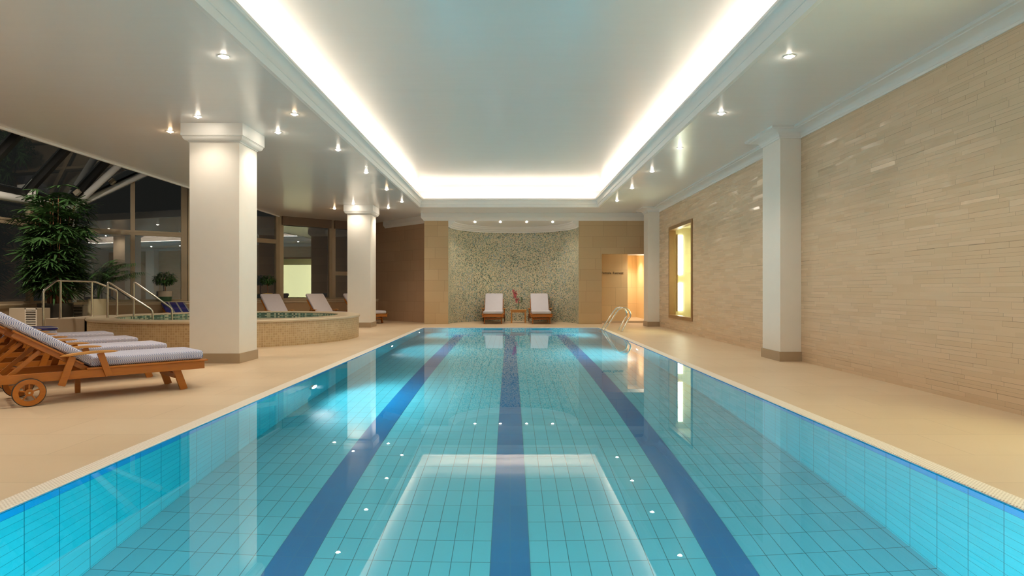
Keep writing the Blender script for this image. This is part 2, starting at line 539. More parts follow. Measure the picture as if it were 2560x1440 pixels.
def light(kind, name, loc, energy, colr, parent=None, **k):
    L = bpy.data.lights.new(name, kind); L.energy = energy; L.color = colr
    for a, b in k.items(): setattr(L, a, b)
    o = bpy.data.objects.new(name, L); col.objects.link(o); o.location = loc
    if parent: o.parent = parent
    return o

# ------------------------------------------------------------------ plan
YB = 20.40                       # front plane of the far wall
PX0, PX1, PY0, PY1 = -2.5, 2.54, 0.435, 17.935
PD = -1.50                       # pool floor
P0 = (-12.0, 17.0); P1 = (-9.72, 18.62); P2 = (-7.92, 21.2); P3 = (-6.5, 22.55); P4 = (-5.05, 23.64)
NEAR = -3.0

# floor (deck) around the pool
G = 0.19
gx0, gx1, gy0, gy1 = PX0 - G, PX1 + G, PY0 - G, PY1 + G
fl = MB()
for a, b in (((-12.4, NEAR, -0.3), (gx0, 25.2, 0)), ((gx1, NEAR, -0.3), (XR + 0.7, 25.2, 0)), ((gx0, NEAR, -0.3), (gx1, gy0, 0)), ((gx0, gy1, -0.3), (gx1, 25.2, 0))):
    fl.box(a, b)
struct(fl.build('floor', M['deck']))

# swimming pool
pool = empty('swimming_pool', ((PX0 + PX1) / 2, (PY0 + PY1) / 2, PD))
tag(pool, 'long tiled swimming pool with three dark blue lane lines, sunk in the beige deck', 'swimming pool')
inv = (-pool.location.x, -pool.location.y, -pool.location.z)
def pool_part(mb, name, mat, **k):
    o = mb.build(name, mat, None, **k)
    o.parent = pool
    o.matrix_parent_inverse = Matrix.Translation(inv)
    return o
pf = MB(); pf.box((PX0, PY0, PD - 0.1), (PX1, PY1, PD)); pool_part(pf, 'pool_floor', M['pool_floor'])
w = MB(); w.box((PX0 - 0.01, PY0 - 0.01, PD - 0.1), (PX0, PY1 + 0.01, WATER + 0.003)); pool_part(w, 'side_wall', M['pool_side'])
w = MB(); w.box((PX1, PY0 - 0.01, PD - 0.1), (PX1 + 0.01, PY1 + 0.01, WATER + 0.003)); pool_part(w, 'side_wall', M['pool_side'])
w = MB(); w.box((PX0, PY1, PD - 0.1), (PX1, PY1 + 0.01, WATER + 0.003)); pool_part(w, 'end_wall', M['pool_end'])
w = MB(); w.box((PX0, PY0 - 0.01, PD - 0.1), (PX1, PY0, WATER + 0.003)); pool_part(w, 'end_wall', M['pool_end'])
for sx in (-1.375, 0.0, 1.375):
    s_ = MB()
    s_.box((sx - 0.125, 1.685, PD), (sx + 0.125, 16.685, PD + 0.003))
    s_.box((sx - 0.375, 16.685, PD), (sx + 0.375, 16.935, PD + 0.003))
    pool_part(s_, 'lane_stripe', M['stripe'])
cp = MB()
rect = [(PX0, PY0), (PX1, PY0), (PX1, PY1), (PX0, PY1)]
cp.sweep(rect, [(-0.01, -0.06), (-0.01, WATER + 0.006), (-0.02, WATER + 0.010), (-G + 0.012, 0.012), (-G, 0.008), (-G, -0.06)], closed=True, side=1)
pool_part(cp, 'coping', M['grate'])
def pool_lamp(x, y, z, dx, dy, e):
    t = math.atan2(dy, dx)
    m = MB()
    rot = Matrix.Rotation(t, 4, 'Z')
    def pt(a, r, th): return Vector((x, y, z)) + rot @ Vector((a, r * math.cos(th), r * math.sin(th)))
    n = 24
    rings = [(0.0, 0.13), (0.02, 0.125), (0.025, 0.10)]
    vs = [pt(a, r, 2 * math.pi * j / n) for a, r in rings for j in range(n)]
    fs = [(i * n + j, i * n + (j + 1) % n, (i + 1) * n + (j + 1) % n, (i + 1) * n + j) for i in range(2) for j in range(n)]
    m.add(vs, fs)
    ring = pool_part(m, 'pool_lamp', M['chrome'], smooth=True)
    m = MB(); m.add([pt(0.02, 0.10, 2 * math.pi * j / n) for j in range(n)], [tuple(range(n))])
    o = m.build('lens', M['pool_led']); o.parent = ring
    o.matrix_parent_inverse = ring.matrix_parent_inverse.copy() if False else Matrix.Identity(4)
    L = bpy.data.lights.new('pool_light', 'SPOT')
    L.energy = e; L.color = (0.82, 0.96, 1.0); L.spot_size = R(165); L.spot_blend = 0.6; L.shadow_soft_size = 0.09
    lo = bpy.data.objects.new('pool_light', L); col.objects.link(lo)
    lo.location = (x + dx * 0.13, y + dy * 0.13, z)
    lo.rotation_euler = Vector((dx, dy, -0.12)).to_track_quat('-Z', 'Y').to_euler()
for a in ((PX0, 7.84, -0.75, 1, 0, 1.0), (PX0, 13.0, -0.75, 1, 0, 0.8), (PX0, 16.9, -0.75, 1, 0, .6), (PX1, 12.3, -0.75, -1, 0, 0.9), (PX1, 16.9, -0.75, -1, 0, .5),
          (-1.9, PY0, -0.75, 0, 1, 0.9), (1.0, PY0, -0.75, 0, 1, 1.5), (0.0, PY0, -0.75, 0, 1, .9)):
    pool_lamp(*a[:5], E_POOL * a[5])

wm = MB(); wm.quad((PX0, PY0, WATER), (PX1, PY0, WATER), (PX1, PY1, WATER), (PX0, PY1, WATER))
tag(wm.build('pool_water', M['water']), 'still clear water filling the swimming pool, mirroring the ceiling', 'water', kind='stuff')

# ------------------------------------------------------------------ ceiling with the cove
cx0, cx1, cyA, cyB = -2.77, 2.70, -1.6, 18.85
edge = [(-7.9, NEAR), (-7.9, 21.2), (-6.48, 22.55), (-5.03, 23.66), (-2.6, 23.66)]
ce = MB()
def slab(poly): ce.prism(poly, CEIL, CEIL + 0.2)
slab([(-7.9, NEAR), (cx0, NEAR), (cx0, 21.2), (-7.9, 21.2)])
slab([(-7.9, 21.2), (cx0, 21.2), (cx0, 23.7), (-5.03, 23.7), (-6.48, 22.55)])
slab([(cx1, NEAR), (XR + 0.7, NEAR), (XR + 0.7, 21.0), (cx1, 21.0)])
slab([(cx0, NEAR), (cx1, NEAR), (cx1, cyA), (cx0, cyA)])
slab([(cx0, cyB), (cx1, cyB), (cx1, 24.0), (cx0, 24.0)])
ZU = 4.20
ce.box((cx0 - 0.75, cyA - 0.75, ZU), (cx1 + 0.75, cyB + 0.75, ZU + 0.1))
for a, b in (((cx0 - 0.75, cyA - 0.75, CEIL + 0.2), (cx0 - 0.65, cyB + 0.75, ZU)), ((cx1 + 0.65, cyA - 0.75, CEIL + 0.2), (cx1 + 0.75, cyB + 0.75, ZU)),
             ((cx0 - 0.65, cyB + 0.65, CEIL + 0.2), (cx1 + 0.65, cyB + 0.75, ZU)), ((cx0 - 0.65, cyA - 0.75, CEIL + 0.2), (cx1 + 0.65, cyA - 0.65, ZU))):
    ce.box(a, b)
struct(ce.build('ceiling', M['ceiling']))
edge_mb = MB()
edge_mb.sweep(edge[:-1], [(0.0, CEIL + 0.2), (0.025, CEIL + 0.2), (0.03, CEIL - 0.03), (-0.02, CEIL - 0.035), (-0.025, CEIL + 0.001)])
struct(edge_mb.build('trim_1', M['trim']))

def arc(c, r, a0, a1, n, sx=1):
    return [(c[0] + sx * r * math.cos(a0 + (a1 - a0) * i / n), c[1] + r * math.sin(a0 + (a1 - a0) * i / n)) for i in range(n + 1)]
# cove moulding round the opening: profile (inward, up)
cprof = [(0.0, 0.2), (-0.02, 0.2), (-0.02, -0.012), (0.03, -0.014), (0.045, 0.03), (0.052, 0.06), (0.062, 0.064), (0.066, 0.075), (0.058, 0.085)]
for i in range(9):
    t = i / 8.0 * math.pi / 2
    cprof.append((0.058 + 0.072 * (1 - math.cos(t)), 0.085 + 0.10 * math.sin(t)))
cprof += [(0.138, 0.188), (0.142, 0.205), (0.15, 0.21), (0.15, 0.24), (0.12, 0.24), (0.10, 0.2)]
tm = MB()
tm.sweep([(cx0, cyA), (cx1, cyA), (cx1, cyB), (cx0, cyB)], [(d, CEIL + z) for d, z in cprof], closed=True)
struct(tm.build('trim_2', M['trim'], smooth=True, angle=25))
# cove lights: four LED strips in the trough
def led(a, b, label):
    m = MB(); m.bar(a, b, 0.05, 0.03)
    o = m.build('cove_light', M['cove_led'])
    tag(o, label, 'light strip', 'warm light strips hidden in the ceiling cove')
zl = CEIL + 0.26
led((cx0 - 0.12, cyA, zl), (cx0 - 0.12, cyB, zl), 'warm light strip glowing behind the left moulding of the raised ceiling')
led((cx1 + 0.12, cyA, zl), (cx1 + 0.12, cyB, zl), 'warm light strip glowing behind the right moulding of the raised ceiling')
led((cx0, cyB + 0.12, zl), (cx1, cyB + 0.12, zl), 'warm light strip glowing behind the far moulding of the raised ceiling')
led((cx0, cyA - 0.12, zl), (cx1, cyA - 0.12, zl), 'warm light strip behind the near moulding of the raised ceiling')

# ------------------------------------------------------------------ right wall with two lit windows
WINS = [(15.5, 17.78), (3.18, 5.465)]
WZ0, WZ1 = 0.33, 2.91
rw = MB()
ys = [NEAR, WINS[1][0], WINS[1][1], WINS[0][0], WINS[0][1], YB + 0.02]
for i in (0, 2, 4): rw.box((XR, ys[i], 0), (XR + 0.25, ys[i + 1], CEIL))
for i in (1, 3):
    rw.box((XR, ys[i], 0), (XR + 0.25, ys[i + 1], WZ0)); rw.box((XR, ys[i], WZ1), (XR + 0.25, ys[i + 1], CEIL))
struct(rw.build('wall_right', M['strips']))
for k, (ya, yb) in enumerate(WINS):
    wr = empty('window_%d' % (k + 1), (XR, (ya + yb) / 2, WZ0)); struct(wr)
    iv = Matrix.Translation((-wr.location.x, -wr.location.y, -wr.location.z))
    def wp(mb, name, mat):
        o = mb.build(name, mat, wr); o.matrix_parent_inverse = iv; return o
    f = MB(); t_ = 0.09
    x0, x1 = XR - 0.025, XR + 0.16
    f.box((x0, ya, WZ0), (x1, ya + t_, WZ1)); f.box((x0, yb - t_, WZ0), (x1, yb, WZ1))
    f.box((x0, ya + t_, WZ0), (x1, yb - t_, WZ0 + t_)); f.box((x0, ya + t_, WZ1 - t_), (x1, yb - t_, WZ1))
    wp(f, 'window_frame', M['frame_wood'])
    c = MB()
    D = XR + 0.75
    yc, yd, zc, zd = ya + 0.02, yb - 0.02, WZ0 + 0.02, WZ1 - 0.02
    c.box((D, yc, zc), (D + 0.05, yd, zd)); c.box((XR + 0.16, yc - 0.05, zc), (D, yc, zd)); c.box((XR + 0.16, yd, zc), (D, yd + 0.05, zd))
    c.box((XR + 0.16, yc, zc - 0.05), (D, yd, zc)); c.box((XR + 0.16, yc, zd), (D, yd, zd + 0.05))
    wp(c, 'light_box', M['cavity'])
    for za_, zb_ in ((0.53, 1.32), (1.56, 2.69)):
        p = MB(); p.box((XR + 0.24, yd - 0.03, za_), (XR + 0.37, yd, zb_)); wp(p, 'lit_panel', M['lit_panel'])
    p = MB(); p.box((XR + 0.20, yd - 0.05, WZ0 + 0.18), (XR + 0.225, yd, WZ1 - 0.20)); wp(p, 'glazing_bar', M['frame_wood'])
    p = MB(); p.box((XR + 0.10, ya + t_, WZ0 + t_), (XR + 0.108, yb - t_, WZ1 - t_)); wp(p, 'pane', M['vase_glass'])
    L = bpy.data.lights.new('window_light', 'AREA'); L.shape = 'RECTANGLE'; L.size = 1.8; L.size_y = 2.2; L.energy = 27; L.color = (1.0, 0.90, 0.52)
    lo = bpy.data.objects.new('window_light', L); col.objects.link(lo)
    lo.location = (D - 0.02, (ya + yb) / 2, (WZ0 + WZ1) / 2); lo.rotation_euler = (0, R(-90), 0)
    lo.rotation_euler = Vector((-1, 0, 0)).to_track_quat('-Z', 'Z').to_euler()

# piers against the right wall
crown = [(0.0, CEIL - 0.15), (0.018, CEIL - 0.15), (0.022, CEIL - 0.125)]
for i in range(8):
    t = i / 7.0 * math.pi / 2
    crown.append((0.03 + 0.145 * (1 - math.cos(t)), CEIL - 0.12 + 0.075 * math.sin(t)))
crown += [(0.18, CEIL - 0.035), (0.215, CEIL - 0.032), (0.22, CEIL + 0.002)]
PIERS = [(4.24, 0.5, 1.18), (4.24, 9.72, 10.4), (4.22, 18.95, 19.55)]
for (px, pa, pb), lab in zip(PIERS, ('white pier against the right stone wall level with the viewer', 'broad white pier standing against the right stone wall halfway along the pool', 'white pier at the far right corner beside the lit doorway')):
    pr = empty('pier', (px, (pa + pb) / 2, 0)); tag(pr, lab, 'pier', 'white piers along the right wall')
    iv = Matrix.Translation((-pr.location.x, -pr.location.y, 0))
    m = MB(); m.box((px, pa, 0.1), (XR - 0.002, pb, CEIL)); o = m.build('shaft', M['paint'], pr); o.matrix_parent_inverse = iv
    m = MB(); m.box((px - 0.02, pa - 0.02, 0), (XR - 0.002, pb + 0.02, 0.15)); o = m.build('plinth', M['base_tile'], pr); o.matrix_parent_inverse = iv
pth = [(XR, NEAR)]
for px, pa, pb in PIERS: pth += [(XR, pa), (px, pa), (px, pb), (XR, pb)]
pth.append((XR, YB))
m = MB(); m.sweep(pth, crown); struct(m.build('trim_3', M['trim'], smooth=True, angle=30))

# ------------------------------------------------------------------ free columns on the left
capp = [(0.0, CEIL - 0.275), (0.012, CEIL - 0.275), (0.014, CEIL - 0.262)]
for i in range(7):
    t = i / 6.0 * math.pi / 2
    capp.append((0.018 + 0.055 * math.sin(t), CEIL - 0.258 + 0.055 * (1 - math.cos(t))))
capp += [(0.080, CEIL - 0.198), (0.080, CEIL - 0.188), (0.09, CEIL - 0.186), (0.09, CEIL + 0.001)]
def column(x0, x1, y0, y1, lab):
    c = empty('column', ((x0 + x1) / 2, (y0 + y1) / 2, 0)); tag(c, lab, 'column', 'square white columns left of the pool')
    iv = Matrix.Translation((-c.location.x, -c.location.y, 0))
    m = MB(); m.box((x0, y0, 0.1), (x1, y1, CEIL)); o = m.build('shaft', M['paint'], c); o.matrix_parent_inverse = iv
    m = MB(); m.sweep([(x0, y0), (x1, y0), (x1, y1), (x0, y1)], capp, closed=True, side=-1); o = m.build('capital', M['trim'], c, smooth=True, angle=25); o.matrix_parent_inverse = iv
    m = MB(); m.box((x0 - 0.015, y0 - 0.015, 0), (x1 + 0.015, y1 + 0.015, 0.15)); o = m.build('plinth', M['base_tile'], c); o.matrix_parent_inverse = iv
column(-4.90, -4.14, 9.46, 10.12, 'large square white column with moulded capital, nearest on the left')
column(-4.86, -4.17, 18.48, 19.22, 'smaller looking square white column farther back, right of the hot tub')

# ------------------------------------------------------------------ far wall: piers, niche, door recess
HZ = 3.40
nx0, nx1 = -2.04, 2.255
ncx, na, nb = (nx0 + nx1) / 2, (nx1 - nx0) / 2, 2.2
fw = MB()
fw.box((-2.83, YB, 0), (nx0, YB + 0.7, HZ + 0.02))
fw.box((nx1, YB, 0), (3.02, YB + 0.7, HZ + 0.02))
fw.box((3.02, YB, 2.306), (4.9, YB + 0.12, HZ + 0.02))
fw.box((-2.83, YB, HZ + 0.02), (XR + 0.25, YB + 0.1, CEIL))
struct(fw.build('wall_far', M['tan_tile']))
nw = MB()
N = 48
pts = [(ncx - na * math.cos(math.pi * i / N), YB + nb * math.sin(math.pi * i / N)) for i in range(N + 1)]
nw.sweep(pts, [(0.0, 0.0), (0.0, HZ + 0.05), (0.1, HZ + 0.05)])
struct(nw.build('wall_niche', M['mosaic'], smooth=True))
m = MB(); m.add([(x, y, HZ) for x, y in pts] , [tuple(range(N + 1))]); struct(m.build('ceiling_niche', M['ceiling']))
npr = [(0.0, HZ - 0.21), (0.03, HZ - 0.21), (0.034, HZ - 0.18), (0.05, HZ - 0.17), (0.08, HZ - 0.155), (0.085, HZ - 0.13), (0.10, HZ - 0.12), (0.13, HZ - 0.10), (0.15, HZ - 0.075), (0.155, HZ - 0.05), (0.19, HZ - 0.045), (0.20, HZ - 0.02), (0.20, HZ + 0.002), (0.0, HZ + 0.002)]
m = MB(); m.sweep(pts, npr, side=-1, caps=True); struct(m.build('trim_4', M['trim'], smooth=True, angle=30))
# cornice of the far wall
hp = [(0.0, HZ), (0.02, HZ - 0.002), (0.03, HZ + 0.02), (0.06, HZ + 0.05), (0.085, HZ + 0.075), (0.09, HZ + 0.09), (0.10, HZ + 0.10), (0.10, CEIL + 0.001)]
m = MB(); m.sweep([(-2.83, YB + 0.7), (-2.83, YB), (XR, YB)], hp, side=-1); struct(m.build('trim_5', M['trim'], smooth=True, angle=30))
# slanted brown wall on the left of the far wall
sa, sb = Vector((-2.83, 21.08)), Vector((-5.25, 23.55))
dn = (sb - sa).normalized(); nn_ = Vector((-dn.y, dn.x))
m = MB(); m.prism([tuple(sa), tuple(sb), tuple(sb - nn_ * 0.2), tuple(sa - nn_ * 0.2)], 0, CEIL); struct(m.build('wall_slanted', M['brown_tile']))
m = MB(); m.sweep([tuple(sa), tuple(sb - dn * 0.9)], hp, side=1, caps=True); struct(m.build('trim_6', M['trim'], smooth=True, angle=30))
# door recess and passage
dr = MB()
dr.box((2.9, 21.1, 0), (4.0, 21.2, 2.65)); dr.box((3.9, 21.2, 0), (4.0, 23.9, 2.7)); dr.box((3.9, 23.9, 0), (5.2, 24.0, 2.7))
dr.box((4.87, YB + 0.02, 0), (4.97, 23.9, 2.7))
struct(dr.build('wall_passage', M['cream_tile']))
m = MB(); m.box((2.9, YB + 0.12, 2.60), (5.0, 21.1, 2.70)); m.box((3.9, 21.1, 2.58), (5.2, 24.0, 2.68)); m.box((4.0, 21.1, 2.30), (4.87, 21.2, 2.65)); struct(m.build('ceiling_passage', M['paint']))
m = MB(); m.box((3.02, 21.04, 0), (4.9, 21.1, 0.07)); m.box((4.0, 21.1, 0), (4.87, 23.9, 0.07)); struct(m.build('trim_7', M['sill']))

# lettering on the recess wall
sg = empty('wall_lettering', (3.105, 21.095, 1.66)); tag(sg, 'dark lettering reading Female Retreat on the cream wall inside the doorway', 'sign')
xo = 0.0
for wd_ in ('Female', 'Retreat'):
    cu = bpy.data.curves.new('txt', 'FONT'); cu.body = wd_; cu.size = 0.118; cu.extrude = 0.004; cu.space_character = 1.02
    to = bpy.data.objects.new('txt', cu); col.objects.link(to)
    bpy.context.view_layer.update()
    me = bpy.data.meshes.new_from_object(to.evaluated_get(bpy.context.evaluated_depsgraph_get())); bpy.data.objects.remove(to)
    me.materials.clear(); me.materials.append(M['lettering'])
    so = bpy.data.objects.new('word', me); col.objects.link(so); so.parent = sg
    so.location = (xo, 0, 0); so.rotation_euler = (R(90), 0, 0)
    xo += max(v.co.x for v in me.vertices) + 0.05

# near wall behind the viewer
m = MB(); m.box((-12.4, NEAR - 0.2, 0), (XR + 0.7, NEAR, CEIL + 2.1)); struct(m.build('wall_near', M['paint']))

# ------------------------------------------------------------------ window front on the left
sill_path = [(-12.0, NEAR), P0, P1, P2, P3, P4]
SZ = 0.785
m = MB(); m.sweep(sill_path, [(0.25, 0), (0.25, SZ - 0.09), (-0.36, SZ - 0.09), (-0.36, 0)], caps=True, side=1); struct(m.build('wall_sill', M['sill_wall']))
m = MB(); m.sweep(sill_path, [(0.25, SZ - 0.09), (0.25, SZ), (-0.41, SZ), (-0.41, SZ - 0.02), (-0.38, SZ - 0.03), (-0.38, SZ - 0.09)], caps=True, side=1); struct(m.build('trim_8', M['sill']))

def along(a, b, t): return (a[0] + (b[0] - a[0]) * t, a[1] + (b[1] - a[1]) * t)
def window_facet(idx, a, b, za, zb, mull, trans, blind=0.0, fw=0.11, jamb=(0.14, 0.14)):
    w = empty('window_%d' % idx, ((a[0] + b[0]) / 2, (a[1] + b[1]) / 2, SZ)); struct(w)
    iv = Matrix.Translation((-w.location.x, -w.location.y, -w.location.z))
    d = (Vector(b) - Vector(a)).normalized()
    def P(t, z): q = along(a, b, t); return (q[0], q[1], z)
    top = lambda t: za + (zb - za) * t
    f = MB()
    L = (Vector(b) - Vector(a)).length
    ups = [0.5 * jamb[0] / L] + list(mull) + [1 - 0.5 * jamb[1] / L]
    ws = [jamb[0]] + [fw] * len(mull) + [jamb[1]]
    for t, wd in zip(ups, ws):
        p = Vector(P(t, SZ)); q = Vector(P(t, top(t)))
        f.bar(p, q, wd, 0.12, up=(-d.y, d.x, 0))
    f.bar(P(0, SZ + 0.03), P(1, SZ + 0.03), 0.10, 0.06)
    f.bar(P(0, za - 0.04), P(1, zb - 0.04), 0.10, 0.08)
    for z in trans:
        f.bar(P(0, z), P(1, z), 0.13, 0.055); f.bar(P(0, z - 0.07), P(1, z - 0.07), 0.10, 0.085)
    o = f.build('window_frame', M['bronze'], w); o.matrix_parent_inverse = iv
    g = MB(); g.quad(P(0, SZ), P(1, SZ), P(1, zb), P(0, za)); o = g.build('pane', M['glass'], w); o.matrix_parent_inverse = iv
    if blind:
        nn = Vector((d.y, -d.x, 0)) * 0.10
        bm_ = MB(); s0 = Vector(P(0.04, za - blind / 2)) + nn; s1 = Vector(P(0.96, zb - blind / 2)) + nn
        bm_.bar(s0, s1, 0.09, blind); o = bm_.build('blind_box', M['blind'], w); o.matrix_parent_inverse = iv
window_facet(3, (-12.0, NEAR), P0, 3.42, 3.42, [i / 13.0 for i in range(1, 13)], [2.81])
window_facet(4, P0, P1, 3.45, 5.25, [0.50], [2.81], jamb=(0.02, 0.16))
window_facet(5, P1, P2, 5.25, 5.25, [], [2.81], jamb=(0.16, 0.14))
window_facet(6, P2, P3, CEIL, CEIL, [], [], blind=0.30, jamb=(0.14, 0.12))
window_facet(7, P3, P4, CEIL, CEIL, [0.52], [1.77], blind=0.30, jamb=(0.12, 0.14))

# glass roof over the planting strip
gr = empty('glass_roof', (-12.0, 17.0, 3.45)); tag(gr, 'sloping dark glass roof with black rafters above the big palm', 'glass roof')
iv = Matrix.Translation((12.0, -17.0, -3.45))
def grp(mb, name, mat, **k):
    o = mb.build(name, mat, gr, **k); o.matrix_parent_inverse = iv; return o
tx, tz = -9.9, 3.5 + 1.08 * 2.1
m = MB(); m.quad((-12.0, NEAR, 3.5), (-12.0, 16.85, 3.5), (tx, 16.85, tz), (tx, NEAR, tz)); m.quad((tx, NEAR, tz), (tx, 16.85, tz), (-7.9, 16.85, tz), (-7.9, NEAR, tz))
m.add([(-12.0, 17.0, 3.5), (-9.95, 18.57, 5.1), (tx, 16.85, tz)], [(0, 1, 2)])
m.quad((-9.95, 18.57, 5.1), P1 + (5.25,), P2 + (5.3,), (tx, 16.85, tz)); m.quad((tx, 16.85, tz), P2 + (5.3,), (-7.9, 21.2, tz), (-7.9, 16.85, tz))
grp(m, 'glass', M['glass'])
for yy in [16.8 - 1.5 * i for i in range(7)]:
    m = MB(); m.bar((-12.0, yy, 3.47), (tx, yy, tz - 0.03), 0.13, 0.16, up=(-1, 0, 1)); grp(m, 'rafter', M['black'])
m = MB(); m.bar((-12.0, 17.05, 3.50), (-9.95, 18.57, 5.14), 0.13, 0.16); grp(m, 'rafter', M['black'])
m = MB(); m.box((-12.12, NEAR, 3.42), (-11.9, 16.95, 3.56)); grp(m, 'gutter_beam', M['black'])
m = MB(); m.box((-7.9, NEAR, CEIL + 0.2), (-7.8, 21.2, tz)); struct(m.build('wall_upper', M['fascia']))
# white steel tubes
sf = empty('steel_frame', (-12.0, 17.0, 0.785)); tag(sf, 'white tubular steel corner post with branching tubes under the glass roof', 'steel frame')
iv2 = Matrix.Translation((12.0, -17.0, -0.785))
def sfp(mb, name):
    o = mb.build(name, M['trim'], sf, smooth=True); o.matrix_parent_inverse = iv2
c0 = Vector((-11.93, 16.92, 3.40))
m = MB(); m.tube([(c0.x, c0.y, 0.785), c0], 0.07, 16); sfp(m, 'post')
m = MB(); m.tube([c0, c0 + (Vector((-10.7, 16.8, 4.43)) - c0) * 1.55], 0.085, 16); sfp(m, 'tube')
m = MB(); m.tube([c0, c0 + (Vector((-10.62, 17.85, 4.44)) - c0) * 1.3], 0.085, 16); sfp(m, 'tube')
m = MB(); m.tube([(-11.93, NEAR, 3.33), (-11.93, 16.9, 3.33)], 0.10, 16); sfp(m, 'tube')
for yy in (15.36, 15.24):
    m = MB(); m.add([(-12.0, yy, 3.38), (-11.78, yy, 3.38), (-11.78, yy, 3.86), (-12.0, yy, 3.60), (-12.0, yy + 0.02, 3.38), (-11.78, yy + 0.02, 3.38), (-11.78, yy + 0.02, 3.86), (-12.0, yy + 0.02, 3.60)],
                    [(0, 1, 2, 3), (7, 6, 5, 4), (0, 4, 5, 1), (1, 5, 6, 2), (2, 6, 7, 3), (3, 7, 4, 0)]); sfp(m, 'bracket')
for (p, lab) in (((-11.62, 16.62, 3.74), 'small white square fitting on the rafter above the left branching tube'), ((-11.15, 17.35, 4.16), 'small white square fitting between the two branching tubes')):
    m = MB(); m.bar(Vector(p) - Vector((0.06, 0, 0.05)), Vector(p) + Vector((0.06, 0, 0.05)), 0.10, 0.12, up=(-1, 0, 1))
    lf = m.build('light_fitting', M['box_cream'], bevel=0.008)
    tag(lf, lab, 'light fitting', 'small white fittings under the glass roof')
for (x, y) in ((-10.4, 12.3), (-10.4, 9.3)):  # unseen lights added below the roof to brighten the planted corner
    m = MB(); m.bar((x, y - .12, 4.4), (x, y + .12, 4.4), 0.16, 0.12)
    lf = m.build('fill_light', M['box_cream'], bevel=0.01); tag(lf, 'white floodlight added unseen under the glass roof to brighten the plants, %s one' % ('farther' if y > 10 else 'nearer'), 'fill_light', 'fill lights added under the glass roof')
    L_ = light('SPOT', 'fill_beam', (x, y, 4.32), 300 if y > 10 else 150, NEUT, spot_size=R(120), spot_blend=0.8, shadow_soft_size=0.08)
    L_.rotation_euler = Vector((-0.1, 0.85 if y > 10 else 0.2, -1)).to_track_quat('-Z', 'Y').to_euler()

# ------------------------------------------------------------------ downlights
def make_downlight(warm):
    root = empty('downlight')
    m = MB(); m.lathe([(0.062, 0.0), (0.060, -0.006), (0.045, -0.007), (0.040, 0.0)], n=24); m.build('trim_ring', M['trim'], root, smooth=True)
    m = MB(); m.lathe([(0.046, 0.0), (0.034, -0.010), (0.024, -0.020), (0.010, -0.026), (0.001, -0.027)], n=16); m.build('bulb', M['bulb_warm'] if warm else M['bulb'], root, smooth=True)
    light('SPOT', 'downlight_beam', (0, 0, -0.045), E_SPOT, (1.0, 0.74, 0.48) if warm else NEUT, root, spot_size=R(125), spot_blend=1.0, shadow_soft_size=0.035)
    return root
proto = {}
def downlight(x, y, lab, group, warm=False, z=CEIL, k=1.0):
    if warm not in proto:
        proto[warm] = make_downlight(warm); o = proto[warm]
    else:
        o = copy_tree(proto[warm])
    if k != 1.0:
        for c in o.children:
            if c.type == 'LIGHT':
                c.data = c.data.copy(); c.data.energy = E_SPOT * k
    o.location = (x, y, z)
    tag(o, lab, 'downlight', group)
    return o
ordn = ['first', 'second', 'third', 'fourth', 'fifth', 'sixth', 'seventh', 'eighth', 'ninth', 'tenth']
for i, y in enumerate([17.5, 15.34, 13.18, 11.02, 8.86, 6.70, 4.54, 2.38]):
    downlight(3.02, y, 'recessed ceiling downlight, %s from the far end of the right-hand row' % ordn[i], 'downlights in the right ceiling row')
for i, y in enumerate([17.72, 15.54, 13.32, 11.15, 8.90, 6.70, 4.50, 2.30]):
    downlight(-3.10, y, 'recessed downlight just left of the cove, %s from the far end of its row' % ordn[i], 'downlights in the left ceiling row', warm=(i in (1, 4)))
downlight(-4.55, 9.02, 'recessed downlight in front of the large near column capital', 'downlights around the near column', k=0.5)
downlight(-3.72, 9.92, 'recessed downlight right of the large near column capital', 'downlights around the near column')
downlight(-5.42, 9.87, 'warm orange recessed downlight left of the large near column capital', 'downlights around the near column', warm=True, k=1.3)
downlight(-4.60, 18.15, 'recessed downlight in front of the far column capital', 'downlights around the far column', k=0.5)
downlight(-3.75, 19.05, 'recessed downlight right of the far column capital', 'downlights around the far column')
downlight(-5.45, 19.2, 'warm orange recessed downlight left of the far column capital', 'downlights around the far column', warm=True, k=1.3)
for i, x in enumerate([-1.18, -0.33, 0.55, 1.42]):
    downlight(x, 20.72, 'niche downlight above the mosaic, %s of four from the left' % ordn[i], 'downlights in the niche ceiling', z=HZ, k=0.6)
downlight(4.25, 23.1, 'recessed downlight in the passage beyond the doorway', 'passage downlight', z=2.58, k=2.0)
downlight(4.6, 20.76, 'recessed downlight in the doorway recess behind the far pier', 'recess downlight', z=2.60, k=1.2)
downlight(-6.0, 13.2, 'fill downlight added over the hot tub, unseen behind the near column, nearer one', 'fill downlights added over the hot tub', k=1.4)  # this and the next are added out of sight to brighten the sill wall
downlight(-7.0, 16.1, 'fill downlight added over the far side of the hot tub, unseen behind the near column', 'fill downlights added over the hot tub', k=1.4)
for i, (x, y) in enumerate([(-5.4, 5.0), (-5.4, 2.5), (-7.0, 6.9), (-7.0, 4.4), (-7.0, 1.9), (-5.4, 0.0), (-3.1, 0.0), (3.02, 0.2)]):  # downlights added out of view to lift the dim left ceiling and deck
    downlight(x, y, 'unseen fill downlight added near the viewer, %s of the nearest group' % ordn[i], 'fill downlights added near the viewer')

